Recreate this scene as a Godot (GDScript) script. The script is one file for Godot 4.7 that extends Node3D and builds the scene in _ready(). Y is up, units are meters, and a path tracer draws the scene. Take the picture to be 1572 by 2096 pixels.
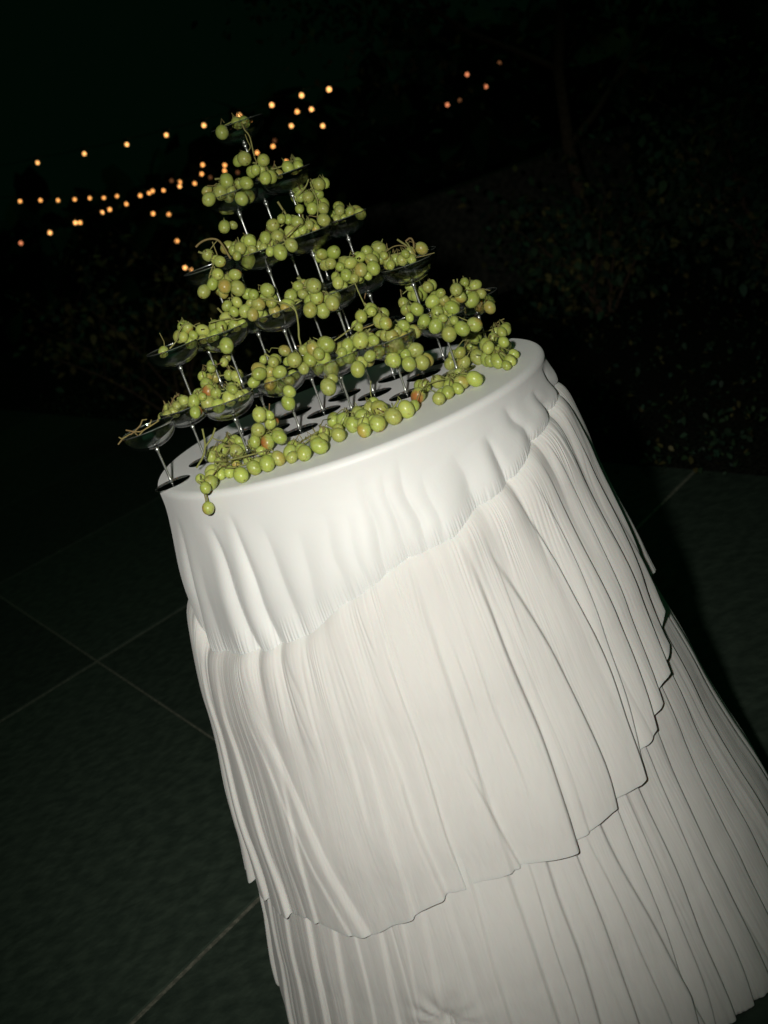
extends Node3D

# Night photograph by camera flash: a coupe tower heaped with grapes on a round
# cocktail table under a tiered white cloth, festoon bulbs far behind.

const TABLE_Y := 1.12
const RIM_R := 0.0470
const BOWL_D := 0.036
const GLASS_H := 0.104
const GRAPE_R := 0.0127

var rng := RandomNumberGenerator.new()
var used := {}
var mats := {}
var glass_at: Array[Vector3] = []
var noise_a := FastNoiseLite.new()
var noise_b := FastNoiseLite.new()

# ------------------------------------------------------------------ helpers

func numbered(called: String) -> String:
	if not used.has(called):
		used[called] = 0
		return called
	used[called] += 1
	return "%s_%03d" % [called, used[called]]


func thing(called: String, label: String, category: String, at := Vector3.ZERO, group := "") -> Node3D:
	var o := Node3D.new()
	o.name = numbered(called)
	add_child(o)
	o.position = at
	tag(o, label, category, group)
	return o


func tag(o: Node3D, label: String, category: String, group := "") -> void:
	o.set_meta("label", label)
	o.set_meta("category", category)
	if group != "":
		o.set_meta("group", group)


func part(called: String, mesh: Mesh, m: Material, parent: Node3D, at := Vector3.ZERO) -> MeshInstance3D:
	var o := MeshInstance3D.new()
	o.name = called
	o.mesh = mesh
	o.material_override = m
	o.position = at
	parent.add_child(o, true)
	return o


func structure(called: String, mesh: Mesh, m: Material) -> MeshInstance3D:
	var o := part(numbered(called), mesh, m, self)
	o.set_meta("kind", "structure")
	return o


func tube(st: SurfaceTool, pts: Array, radii: Array, sides := 6, col := Color.WHITE, col2 := Color(-1, 0, 0)) -> void:
	# a tapered tube along a polyline, closed at both ends
	var n := pts.size()
	var first := []
	var ring: Array = []
	var up := Vector3(0.31, 0.9, 0.27).normalized()
	for i in n:
		var d: Vector3 = (pts[mini(i + 1, n - 1)] - pts[maxi(i - 1, 0)])
		d = d.normalized() if d.length() > 1e-7 else Vector3.UP
		var side := d.cross(up)
		if side.length() < 0.05:
			side = d.cross(Vector3.RIGHT)
		side = side.normalized()
		var other := side.cross(d).normalized()
		var now: Array = []
		for k in sides:
			var a := TAU * k / sides
			now.append((side * cos(a) + other * sin(a)))
		var c := col if col2.r < 0.0 else col.lerp(col2, float(i) / maxf(1.0, n - 1))
		if i > 0:
			var p0: Vector3 = pts[i - 1]
			var p1: Vector3 = pts[i]
			for k in sides:
				var k2 := (k + 1) % sides
				var quad := [[p0, ring[k], radii[i - 1]], [p1, now[k], radii[i]], [p1, now[k2], radii[i]], [p0, ring[k2], radii[i - 1]]]
				for t in [0, 2, 1, 0, 3, 2]:
					var q = quad[t]
					st.set_color(c)
					st.set_normal(q[1])
					st.add_vertex(q[0] + q[1] * q[2])
		if i == 0 or i == n - 1:
			var nd := -d if i == 0 else d
			for k in sides:
				var k2 := (k + 1) % sides
				st.set_color(c)
				st.set_normal(nd)
				st.add_vertex(pts[i])
				var u: Vector3 = pts[i] + now[k] * radii[i]
				var v: Vector3 = pts[i] + now[k2] * radii[i]
				for w in ([u, v] if i == 0 else [v, u]):
					st.set_color(c)
					st.set_normal(nd)
					st.add_vertex(w)
		ring = now


func begin() -> SurfaceTool:
	var st := SurfaceTool.new()
	st.begin(Mesh.PRIMITIVE_TRIANGLES)
	return st


func grid_mesh(pos: PackedVector3Array, uv: PackedVector2Array, cols: int, rows: int, closed: bool, flip := false) -> ArrayMesh:
	# a smooth sheet of rows x cols points (row-major); closed: the last column meets the first
	var nrm := PackedVector3Array()
	nrm.resize(pos.size())
	for r in rows:
		for c in cols:
			var c0 := c - 1
			var c1 := c + 1
			if closed:
				if c0 < 0:
					c0 = cols - 2
				if c1 > cols - 1:
					c1 = 1
			else:
				c0 = maxi(c0, 0)
				c1 = mini(c1, cols - 1)
			var du := pos[r * cols + c1] - pos[r * cols + c0]
			var dv := pos[mini(r + 1, rows - 1) * cols + c] - pos[maxi(r - 1, 0) * cols + c]
			var n := dv.cross(du)
			n = n.normalized() if n.length() > 1e-12 else Vector3.UP
			nrm[r * cols + c] = -n if flip else n
	var idx := PackedInt32Array()
	idx.resize((rows - 1) * (cols - 1) * 6)
	var k := 0
	for r in rows - 1:
		for c in cols - 1:
			var a := r * cols + c
			var b := a + 1
			var d := a + cols
			var e := d + 1
			var q := [a, b, d, b, e, d] if not flip else [a, d, b, b, d, e]
			for t in q:
				idx[k] = t
				k += 1
	var arr := []
	arr.resize(Mesh.ARRAY_MAX)
	arr[Mesh.ARRAY_VERTEX] = pos
	arr[Mesh.ARRAY_NORMAL] = nrm
	arr[Mesh.ARRAY_TEX_UV] = uv
	arr[Mesh.ARRAY_INDEX] = idx
	var m := ArrayMesh.new()
	m.add_surface_from_arrays(Mesh.PRIMITIVE_TRIANGLES, arr)
	return m


func lathe(profile: Array, sides := 40) -> ArrayMesh:
	# profile: Vector2(radius, y) from the outside's top going down and round; normals by neighbours
	var cols := sides + 1
	var pos := PackedVector3Array()
	var uv := PackedVector2Array()
	for p in profile:
		for k in cols:
			var a := TAU * (k % sides) / sides
			pos.append(Vector3(p.x * sin(a), p.y, p.x * cos(a)))
			uv.append(Vector2(float(k) / sides, p.y))
	return grid_mesh(pos, uv, cols, profile.size(), true)


func interp(table: Array, x: float) -> float:
	# table of Vector2 sorted by x
	if x <= table[0].x:
		return table[0].y
	for i in range(1, table.size()):
		if x <= table[i].x:
			var t: float = (x - table[i - 1].x) / (table[i].x - table[i - 1].x)
			t = t * t * (3.0 - 2.0 * t) * 0.5 + t * 0.5
			return lerpf(table[i - 1].y, table[i].y, t)
	return table[-1].y


func hash1(i: int, salt := 0) -> float:
	var h := (i * 374761393 + salt * 668265263) & 0x7fffffff
	h = ((h ^ (h >> 13)) * 1274126177) & 0x7fffffff
	return float((h ^ (h >> 16)) & 0xffff) / 65535.0


func noise_tex(freq: float, size: int, octaves: int, as_normal: bool, strength := 4.0, ramp: Gradient = null, seed_ := 1) -> NoiseTexture2D:
	var n := FastNoiseLite.new()
	n.noise_type = FastNoiseLite.TYPE_SIMPLEX_SMOOTH
	n.seed = seed_
	n.frequency = freq
	n.fractal_octaves = octaves
	var t := NoiseTexture2D.new()
	t.width = size
	t.height = size
	t.seamless = true
	t.as_normal_map = as_normal
	t.bump_strength = strength
	if ramp:
		t.color_ramp = ramp
	t.noise = n
	return t


func srgb(r: float, g: float, b: float) -> Color:
	return Color(r, g, b).linear_to_srgb()


func ramp2(a: Color, b: Color, lo := 0.25, hi := 0.75) -> Gradient:
	var g := Gradient.new()
	g.offsets = PackedFloat32Array([lo, hi])
	g.colors = PackedColorArray([a, b])
	return g


func plain_mat(called: String, col: Color, rough: float, spec := 0.5) -> StandardMaterial3D:
	var m := StandardMaterial3D.new()
	m.resource_name = called
	m.albedo_color = col
	m.roughness = rough
	m.metallic_specular = spec
	mats[called] = m
	return m


# ------------------------------------------------------------------ build

func _ready() -> void:
	# camera: tilted about 20 degrees clockwise, looking slightly down
	var cam := Camera3D.new()
	cam.name = "camera"
	add_child(cam)
	cam.position = Vector3(0.0, 1.555, 2.245)
	cam.rotation_degrees = Vector3(-15.877, 0.0, -19.752)
	cam.near = 0.05
	cam.far = 200.0
	cam.fov = 43.91
	# the lens: 29.77 mm on 24 mm of film height (43.9 degrees), focused on the tower
	var lens := CameraAttributesPhysical.new()
	lens.frustum_focal_length = 29.77
	lens.frustum_focus_distance = 2.08
	lens.frustum_near = 0.05
	lens.frustum_far = 200.0
	lens.exposure_aperture = 4.0
	cam.attributes = lens
	cam.current = true

	# night sky, barely above black with the film's green cast
	var env := Environment.new()
	var sky := Sky.new()
	var sm := ProceduralSkyMaterial.new()
	sm.sky_top_color = srgb(0.0003, 0.0021, 0.0008)
	sm.sky_horizon_color = srgb(0.0003, 0.0022, 0.0009)
	sm.ground_bottom_color = srgb(0.0003, 0.0021, 0.0008)
	sm.ground_horizon_color = srgb(0.0003, 0.0022, 0.0009)
	sm.sky_curve = 0.2
	sky.sky_material = sm
	env.background_mode = Environment.BG_SKY
	env.sky = sky
	env.tonemap_mode = Environment.TONE_MAPPER_LINEAR
	env.tonemap_exposure = 1.0
	env.sdfgi_enabled = true
	env.ssao_enabled = true
	env.ssil_enabled = true
	var we := WorldEnvironment.new()
	we.name = "world_environment"
	we.environment = env
	add_child(we)

	# faint green fill light added to lift the dark ground
	var night_fill := DirectionalLight3D.new()
	night_fill.name = "added_night_fill"
	night_fill.light_color = Color(0.55, 1.0, 0.72)
	night_fill.light_energy = 0.012
	night_fill.light_angular_distance = 40.0
	night_fill.shadow_enabled = true
	night_fill.rotation_degrees = Vector3(-75, 40, 0)
	add_child(night_fill)

	# the camera's flash, left of the lens and a little above it
	var flash := SpotLight3D.new()
	flash.name = "camera_flash"
	flash.light_color = Color(1.0, 0.99, 0.96)
	flash.light_energy = 4.6
	flash.light_size = 0.032
	flash.spot_angle = 28.5
	flash.spot_angle_attenuation = 1.0
	flash.spot_range = 60.0
	flash.spot_attenuation = 2.0
	flash.shadow_enabled = true
	add_child(flash)
	flash.look_at_from_position(Vector3(-0.18, 1.74, 2.22), Vector3(-0.17, 0.98, 0.33))

	rng.seed = 20240611
	noise_a.seed = 5
	noise_a.frequency = 1.0
	noise_a.noise_type = FastNoiseLite.TYPE_SIMPLEX_SMOOTH
	noise_a.fractal_type = FastNoiseLite.FRACTAL_NONE
	noise_b.seed = 11
	noise_b.frequency = 1.0
	noise_b.noise_type = FastNoiseLite.TYPE_SIMPLEX_SMOOTH
	noise_b.fractal_octaves = 3

	materials()
	ground()
	garden()
	tablecloth()
	coupes()
	grapes()
	festoon()


func materials() -> void:
	# satin top cover
	var c := plain_mat("satin_cloth", srgb(0.80, 0.80, 0.775), 0.5, 0.5)
	c.normal_enabled = true
	c.normal_texture = noise_tex(0.02, 512, 3, true, 1.2, null, 3)
	c.normal_scale = 0.25
	c.uv1_scale = Vector3(5, 5, 1)
	c.rim_enabled = true
	c.rim = 0.5
	# crinkled gauze of the ruffles: fine lines along the fall of the cloth
	c.subsurf_scatter_enabled = true
	c.subsurf_scatter_strength = 0.08
	var g := plain_mat("gauze_cloth", srgb(0.76, 0.74, 0.705), 0.9, 0.25)
	g.normal_enabled = true
	g.normal_texture = noise_tex(0.016, 512, 4, true, 3.0, null, 7)
	g.normal_scale = 0.5
	g.uv1_scale = Vector3(14, 1.1, 1)
	g.rim_enabled = true
	g.rim = 0.3
	g.subsurf_scatter_enabled = true
	g.subsurf_scatter_strength = 0.12
	# clear glass
	var gl := plain_mat("clear_glass", Color(1, 1, 1, 0.0), 0.0, 0.5)

	gl.transparency = BaseMaterial3D.TRANSPARENCY_ALPHA
	gl.refraction_enabled = true
	gl.refraction_scale = 0.056
	var gs := plain_mat("flash_streak_metal", srgb(0.62, 0.64, 0.60), 0.27, 0.6)  # metallic in place of clear, to give stems and rims bright flash streaks
	gs.metallic = 0.9
	# grape skin
	var gr := plain_mat("grape_skin", Color.WHITE, 0.37, 0.45)
	gr.vertex_color_use_as_albedo = true
	gr.subsurf_scatter_enabled = true
	gr.subsurf_scatter_strength = 0.12
	gr.roughness_texture = noise_tex(0.03, 256, 3, false, 1.0, ramp2(Color(0.75, 0.75, 0.75), Color(1, 1, 1)), 9)
	gr.uv1_triplanar = true
	gr.uv1_scale = Vector3(20, 20, 20)
	var sk := plain_mat("grape_stalk", Color.WHITE, 0.7, 0.3)
	sk.vertex_color_use_as_albedo = true
	# stone paving, split-faced and dark
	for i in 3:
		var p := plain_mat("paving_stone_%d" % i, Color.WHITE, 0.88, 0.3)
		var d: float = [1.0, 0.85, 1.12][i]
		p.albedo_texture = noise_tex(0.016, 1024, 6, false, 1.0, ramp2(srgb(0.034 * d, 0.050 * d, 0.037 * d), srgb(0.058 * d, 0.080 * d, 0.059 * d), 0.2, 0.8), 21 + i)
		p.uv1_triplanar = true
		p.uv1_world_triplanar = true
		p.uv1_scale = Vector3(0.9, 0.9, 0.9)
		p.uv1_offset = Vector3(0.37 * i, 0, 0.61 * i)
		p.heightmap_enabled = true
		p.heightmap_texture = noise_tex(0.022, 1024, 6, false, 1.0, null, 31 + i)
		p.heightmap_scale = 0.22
	var gt := plain_mat("joint_mortar", Color.WHITE, 0.95, 0.2)
	gt.albedo_texture = noise_tex(0.05, 256, 3, false, 1.0, ramp2(srgb(0.14, 0.14, 0.11), srgb(0.25, 0.24, 0.19)), 41)
	gt.uv1_triplanar = true
	gt.uv1_world_triplanar = true
	gt.uv1_scale = Vector3(4, 4, 4)
	var so := plain_mat("bed_soil", Color.WHITE, 1.0, 0.1)
	so.albedo_texture = noise_tex(0.04, 512, 5, false, 1.0, ramp2(srgb(0.012, 0.014, 0.010), srgb(0.05, 0.05, 0.038)), 43)
	so.uv1_triplanar = true
	so.uv1_world_triplanar = true
	so.uv1_scale = Vector3(2, 2, 2)
	so.heightmap_enabled = true
	so.heightmap_texture = noise_tex(0.05, 512, 5, false, 1.0, null, 44)
	so.heightmap_scale = 3.0
	var bk := plain_mat("bark", Color.WHITE, 0.95, 0.2)
	bk.albedo_texture = noise_tex(0.03, 512, 5, false, 1.0, ramp2(srgb(0.06, 0.042, 0.027), srgb(0.20, 0.14, 0.09)), 47)
	bk.uv1_triplanar = true
	bk.uv1_scale = Vector3(6, 1.5, 6)
	var lf := plain_mat("leaf", Color.WHITE, 0.6, 0.4)
	lf.vertex_color_use_as_albedo = true
	lf.backlight_enabled = true
	lf.backlight = Color(0.3, 0.3, 0.15)
	plain_mat("post_wood", srgb(0.05, 0.04, 0.03), 0.85, 0.3)
	plain_mat("cord_rubber", srgb(0.01, 0.01, 0.01), 0.7, 0.3)
	for b in [["bulb_1", 1.0, 0.46, 0.14, 2.4], ["bulb_2", 1.0, 0.42, 0.11, 2.2], ["bulb_d", 0.75, 0.30, 0.12, 0.2], ["bulb_r", 1.0, 0.32, 0.14, 1.0]]:
		var e := plain_mat(b[0], srgb(0.3, 0.2, 0.1), 0.4)
		e.emission_enabled = true
		e.emission = srgb(b[1], b[2], b[3])
		e.emission_energy_multiplier = b[4]
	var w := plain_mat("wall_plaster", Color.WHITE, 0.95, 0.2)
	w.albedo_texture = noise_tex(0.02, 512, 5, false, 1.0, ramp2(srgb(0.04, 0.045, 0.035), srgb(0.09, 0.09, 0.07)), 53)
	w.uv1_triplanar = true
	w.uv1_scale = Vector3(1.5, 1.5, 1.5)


# ------------------------------------------------------------------ ground

func cross_of(p: Vector2, d: Vector2, q: Vector2, e: Vector2) -> Vector2:
	var den := d.x * e.y - d.y * e.x
	var t := ((q.x - p.x) * e.y - (q.y - p.y) * e.x) / den
	return p + d * t


func ground() -> void:
	# mortar bed under the slabs: one sheet to the horizon
	var pm := PlaneMesh.new()
	pm.size = Vector2(240, 240)
	var base := structure("ground", pm, mats["joint_mortar"])
	base.position = Vector3(0, -0.0035, -40)
	# big stone slabs: long joints run away to the right, cross joints meet them nearly square
	var pave := Node3D.new()
	pave.name = numbered("pavement")
	add_child(pave)
	pave.set_meta("kind", "structure")
	var rows := []     # joints one way: point, direction
	rows.append([Vector2(-0.70, 2.49), Vector2(0.70, -0.714)])
	rows.append([Vector2(-0.88, -0.13), Vector2(0.683, -0.730)])
	for k in 7:
		rows.append([Vector2(-1.28, -2.59) + Vector2(-0.64, -0.766) * 1.95 * k, Vector2(0.766, -0.643)])
	var bdir := Vector2(0.425, 0.905)
	var bn := Vector2(0.905, -0.425)
	var cross := []
	for j in range(-4, 2):
		cross.append(Vector2(-1.28, -2.59) + bn * 2.12 * j)
	var made := 0
	for i in rows.size() - 1:
		for j in cross.size() - 1:
			var a: Array = rows[i]
			var b: Array = rows[i + 1]
			var corner := [cross_of(a[0], a[1], cross[j], bdir), cross_of(a[0], a[1], cross[j + 1], bdir), cross_of(b[0], b[1], cross[j + 1], bdir), cross_of(b[0], b[1], cross[j], bdir)]
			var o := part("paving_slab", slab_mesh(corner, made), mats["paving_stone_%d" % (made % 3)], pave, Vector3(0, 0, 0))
			o.set_meta("kind", "structure")
			made += 1
	# planted bed beyond the last joint on the right
	var q: Vector2 = cross[-1]
	var st := begin()
	q -= bn * 0.03
	var far_a := q + bdir * 4.0
	var far_b := q - bdir * 22.0
	var quad := [far_a, far_b, far_b + bn * 22.0, far_a + bn * 22.0]
	for t in [0, 1, 2, 0, 2, 3]:
		st.set_normal(Vector3.UP)
		st.add_vertex(Vector3(quad[t].x, 0.004, quad[t].y))
	structure("garden_bed_soil", st.commit(), mats["bed_soil"])
	ground_cover(q, bdir, bn)


func slab_mesh(c: Array, n: int) -> ArrayMesh:
	# an irregular four-sided slab with eased edges, 12 mm proud of the joint
	var st := begin()
	var mid: Vector2 = (c[0] + c[1] + c[2] + c[3]) / 4.0
	var lift := 0.0007 * (n % 4)
	var inner := []
	var outer := []
	for k in 4:
		var p: Vector2 = c[k]
		var to_prev: Vector2 = (c[(k + 3) % 4] - p).normalized()
		var to_next: Vector2 = (c[(k + 1) % 4] - p).normalized()
		var along_row := 0.009 if k % 2 == 0 else 0.021
		var over := 0.021 if k % 2 == 0 else 0.009
		var ins := to_next * along_row * 0.5 + to_prev * over * 0.5
		outer.append(p + ins)
		inner.append(p + ins + (to_prev + to_next) * 0.004)
	var top := []
	var low := []
	for k in 4:
		top.append(Vector3(inner[k].x, lift, inner[k].y))
		low.append(Vector3(outer[k].x, lift - 0.002, outer[k].y))
	var foot := []
	for k in 4:
		foot.append(Vector3(outer[k].x, -0.02, outer[k].y))
	var flat := func(a: Vector3, b: Vector3, d: Vector3) -> void:
		var nn := (d - a).cross(b - a).normalized()
		if nn.y < -0.01:
			nn = -nn
			var s := b
			b = d
			d = s
		for v in [a, b, d]:
			st.set_normal(nn)
			st.add_vertex(v)
	flat.call(top[0], top[1], top[2])
	flat.call(top[0], top[2], top[3])
	for k in 4:
		var k2 := (k + 1) % 4
		flat.call(top[k], low[k], low[k2])
		flat.call(top[k], low[k2], top[k2])
		flat.call(low[k], foot[k], foot[k2])
		flat.call(low[k], foot[k2], low[k2])
	return st.commit()


func leaf_mesh(length: float, width: float) -> ArrayMesh:
	# a folded, pointed leaf of six faces
	var st := begin()
	var spine := [Vector3.ZERO, Vector3(0, 0.06, 0.45) * length, Vector3(0, -0.04, 1.0) * length]
	for s in [-1.0, 1.0]:
		var e1 := Vector3(s * width * 0.5, 0.12 * length, 0.3 * length)
		var e2 := Vector3(s * width * 0.42, 0.05 * length, 0.65 * length)
		for t in [[spine[0], e1, spine[1]], [spine[1], e1, e2], [spine[1], e2, spine[2]]]:
			var tri: Array = t if s < 0.0 else [t[0], t[2], t[1]]
			for v in tri:
				st.set_color(Color.WHITE)
				st.add_vertex(v)
	st.generate_normals()
	return st.commit()


func scatter(called: String, mesh: Mesh, m: Material, where: Array, tint: Array, parent: Node3D) -> MultiMeshInstance3D:
	var mm := MultiMesh.new()
	mm.transform_format = MultiMesh.TRANSFORM_3D
	mm.use_colors = true
	mm.mesh = mesh
	mm.instance_count = where.size()
	for i in where.size():
		mm.set_instance_transform(i, where[i])
		mm.set_instance_color(i, tint[i])
	var o := MultiMeshInstance3D.new()
	o.name = called
	o.multimesh = mm
	o.material_override = m
	parent.add_child(o, true)
	o.set_meta("kind", "stuff")
	return o


func random_basis(scale_: float) -> Basis:
	var b := Basis.from_euler(Vector3(rng.randf_range(-1.2, 1.2), rng.randf_range(0, TAU), rng.randf_range(-1.0, 1.0)))
	return b.scaled(Vector3.ONE * scale_)


func leaf_tint(warm := 0.0) -> Color:
	var v := rng.randf_range(0.5, 1.3)
	var c := Color(0.052, 0.096, 0.036).lerp(Color(0.034, 0.092, 0.060), rng.randf())
	if rng.randf() < warm:
		c = Color(0.17, 0.15, 0.05)
	return Color(c.r * v, c.g * v, c.b * v)


func ground_cover(q: Vector2, bdir: Vector2, bn: Vector2) -> void:
	var where := []
	var tint := []
	for i in 14000:
		var u := pow(rng.randf(), 1.4) * 11.0 - 1.5
		var v := pow(rng.randf(), 1.3) * 7.0 - 0.10 * rng.randf()
		var p := q - bdir * u + bn * v
		var thick := noise_b.get_noise_2d(p.x * 1.3, p.y * 1.3)
		if thick < -0.28:
			continue
		where.append(Transform3D(random_basis(rng.randf_range(0.5, 1.3)), Vector3(p.x, rng.randf_range(0.01, 0.07 + 0.06 * maxf(0.0, thick)), p.y)))
		tint.append(leaf_tint(0.15) * 0.62)
	var o := scatter(numbered("ground_cover"), leaf_mesh(0.034, 0.02), mats["leaf"], where, tint, self)
	o.set_meta("label", "low dark leafy ground cover in the bed beyond the paving")
	o.set_meta("category", "ground cover")


# ------------------------------------------------------------------ garden

func grow(st: SurfaceTool, from: Vector3, dir: Vector3, length: float, radius: float, depth: int, tips: Array) -> void:
	var pts := [from]
	var radii := [radius]
	var d := dir.normalized()
	var n := 5
	for k in n:
		d = (d + Vector3(rng.randf_range(-0.22, 0.22), rng.randf_range(-0.05, 0.16), rng.randf_range(-0.22, 0.22))).normalized()
		pts.append(pts[-1] + d * length / n)
		radii.append(radius * lerpf(1.0, 0.45, float(k + 1) / n))
		if depth > 0 and k >= 1 and rng.randf() < 0.75:
			var side := Vector3(rng.randf_range(-1, 1), rng.randf_range(-0.1, 0.7), rng.randf_range(-1, 1)).normalized()
			grow(st, pts[-1], (d * 0.5 + side).normalized(), length * rng.randf_range(0.5, 0.7), radii[-1] * 0.6, depth - 1, tips)
		if depth <= 1:
			tips.append(pts[-1])
	tips.append(pts[-1])
	tube(st, pts, radii, 6)


func tree(called: String, label: String, at: Vector3, lean: Vector3, height: float, girth: float, leaves: int, leaf_len: float, warm: float, droop: float, puff: float) -> void:
	var t := thing(called, label, "tree" if called == "tree" else "shrub", at, "trees and shrubs in the dark garden")
	var st := begin()
	var tips := []
	if called == "shrub":
		for k in 6:
			grow(st, Vector3(rng.randf_range(-0.1, 0.1), 0, rng.randf_range(-0.1, 0.1)), lean + Vector3(rng.randf_range(-0.6, 0.6), 1, rng.randf_range(-0.6, 0.6)), height * rng.randf_range(0.6, 1.0), girth, 1, tips)
	else:
		grow(st, Vector3.ZERO, lean + Vector3.UP, height, girth, 3, tips)
	part("trunk" if called == "tree" else "stems", st.commit(), mats["bark"], t)
	var where := []
	var tint := []
	for i in leaves:
		var p: Vector3 = tips[rng.randi() % tips.size()]
		var off := Vector3(rng.randfn(0, 1), rng.randfn(0, 1), rng.randfn(0, 1)) * puff
		off.y -= absf(rng.randfn(0, 1)) * droop
		p += off
		if p.y < 0.05:
			continue
		where.append(Transform3D(random_basis(rng.randf_range(0.6, 1.3)), p))
		tint.append(leaf_tint(warm))
	scatter("crown", leaf_mesh(leaf_len, leaf_len * 0.55), mats["leaf"], where, tint, t)


func garden() -> void:
	tree("tree", "large dark tree with bare brown limbs at the upper right corner", Vector3(3.4, 0, -6.2), Vector3(-0.16, 0, 0.05), 4.2, 0.17, 5200, 0.085, 0.12, 0.25, 0.26)
	tree("tree", "slim tree with a hanging yellowish vine right of the tower's top", Vector3(2.05, 0, -6.6), Vector3(-0.12, 0, 0.0), 2.6, 0.06, 2600, 0.075, 0.35, 0.35, 0.16)
	tree("tree", "broad dark tree closing the right edge of the garden", Vector3(3.2, 0, -3.6), Vector3(0.05, 0, 0.0), 3.2, 0.13, 5200, 0.08, 0.05, 0.3, 0.3)
	tree("shrub", "rounded shrub under the large tree behind the bed", Vector3(2.6, 0, -4.6), Vector3.ZERO, 1.0, 0.015, 2400, 0.065, 0.1, 0.1, 0.14)
	tree("shrub", "low loose shrub between the tabletop and the slim tree", Vector3(1.75, 0, -5.8), Vector3.ZERO, 0.9, 0.012, 1500, 0.065, 0.2, 0.1, 0.14)
	tree("shrub", "lone brownish shrub far off left of the tower", Vector3(-1.16, 0, -7.4), Vector3.ZERO, 1.15, 0.012, 900, 0.07, 0.5, 0.08, 0.1)
	# dark tree belt added on the far side to hide the horizon line
	var where := []
	var tint := []
	for i in 5200:
		var a := rng.randf_range(-0.95, 0.75)
		var dist := rng.randf_range(24.0, 30.0)
		var top := 2.6 + 2.2 * noise_b.get_noise_1d(a * 2.2) + 1.0 * noise_b.get_noise_1d(a * 9.0 + 30.0)
		where.append(Transform3D(random_basis(rng.randf_range(0.7, 1.6)), Vector3(sin(a) * dist, rng.randf() * top, -cos(a) * dist)))
		tint.append(leaf_tint(0.05))
	var wood := scatter(numbered("added_woodland"), leaf_mesh(0.7, 0.45), mats["leaf"], where, tint, self)
	wood.set_meta("label", "black belt of trees added along the far end to hide the horizon")
	wood.set_meta("category", "added_woodland")
	# low garden wall with a coping, right behind the tower
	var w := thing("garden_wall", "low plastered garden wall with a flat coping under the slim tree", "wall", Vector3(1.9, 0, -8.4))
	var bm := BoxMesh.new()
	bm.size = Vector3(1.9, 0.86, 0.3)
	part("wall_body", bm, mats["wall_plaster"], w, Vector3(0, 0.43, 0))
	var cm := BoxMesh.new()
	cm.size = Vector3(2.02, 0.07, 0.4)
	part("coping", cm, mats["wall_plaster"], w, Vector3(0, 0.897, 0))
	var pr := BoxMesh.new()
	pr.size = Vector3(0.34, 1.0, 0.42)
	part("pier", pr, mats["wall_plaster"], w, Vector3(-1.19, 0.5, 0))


# ------------------------------------------------------------------ tablecloth

func skirt_r(y: float) -> float:
	return interp([Vector2(-0.1, 0.525), Vector2(0, 0.517), Vector2(0.2, 0.496), Vector2(0.45, 0.462), Vector2(0.7, 0.428), Vector2(0.92, 0.391), Vector2(1.12, 0.362)], y)


func seam_y(deg: float) -> float:
	return interp([Vector2(-180, 0.93), Vector2(-100, 0.90), Vector2(-77, 0.885), Vector2(-70, 0.828), Vector2(-43, 0.843), Vector2(-28, 0.862), Vector2(-16, 0.90), Vector2(2, 0.938), Vector2(13, 0.943), Vector2(21, 0.966), Vector2(33, 0.979), Vector2(47, 1.012), Vector2(61, 1.03), Vector2(75, 1.05), Vector2(110, 1.04), Vector2(180, 0.93)], deg)


func hem_y(deg: float) -> float:
	return interp([Vector2(-180, 0.45), Vector2(-90, 0.335), Vector2(-62, 0.342), Vector2(-50, 0.362), Vector2(-33, 0.345), Vector2(-26, 0.368), Vector2(-15, 0.405), Vector2(0, 0.415), Vector2(13, 0.412), Vector2(24, 0.441), Vector2(31, 0.452), Vector2(37, 0.49), Vector2(45, 0.524), Vector2(51, 0.552), Vector2(75, 0.64), Vector2(110, 0.66), Vector2(180, 0.45)], deg)


func tuck_y(deg: float) -> float:
	return interp([Vector2(-180, 0.03), Vector2(-70, 0.05), Vector2(-30, 0.05), Vector2(0, 0.03), Vector2(20, 0.015), Vector2(60, 0.012), Vector2(180, 0.03)], deg)


var creases := [
	# degrees at the rim, degrees at the seam, where it starts (share of the drop), half width in degrees, depth
	[-96.0, -97.0, 0.1, 3.0, 0.012], [-82.0, -79.0, 0.05, 3.0, 0.012], [-66.0, -71.0, 0.12, 2.6, 0.017], [-58.0, -60.0, 0.4, 3.0, 0.004],
	[-49.0, -44.5, 0.16, 2.0, 0.015], [-40.0, -36.5, 0.1, 1.8, 0.013], [-31.0, -28.5, 0.2, 2.2, 0.007], [-22.0, -22.5, 0.3, 3.2, 0.008],
	[-14.0, -15.0, 0.25, 2.2, 0.004], [-8.5, -9.5, 0.35, 1.6, 0.0035], [-3.0, -3.5, 0.12, 1.7, 0.0055], [2.5, 2.0, 0.16, 1.4, 0.0045],
	[7.0, 6.5, 0.1, 1.6, 0.005], [12.0, 11.5, 0.3, 1.6, 0.003], [20.0, 23.0, 0.3, 3.4, 0.011], [29.5, 33.5, 0.3, 2.0, 0.013],
	[40.0, 47.0, 0.12, 2.6, 0.012], [53.0, 61.0, 0.25, 2.4, 0.013], [67.0, 74.0, 0.1, 3.0, 0.013], [84.0, 88.0, 0.1, 3.0, 0.015],
	[104.0, 106.0, 0.1, 4.0, 0.014], [128.0, 128.0, 0.1, 4.0, 0.014], [152.0, 150.0, 0.1, 4.0, 0.014], [176.0, 174.0, 0.1, 4.0, 0.014],
	[-118.0, -116.0, 0.1, 4.0, 0.014], [-140.0, -141.0, 0.1, 4.0, 0.014], [-163.0, -160.0, 0.1, 4.0, 0.014],
]


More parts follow.
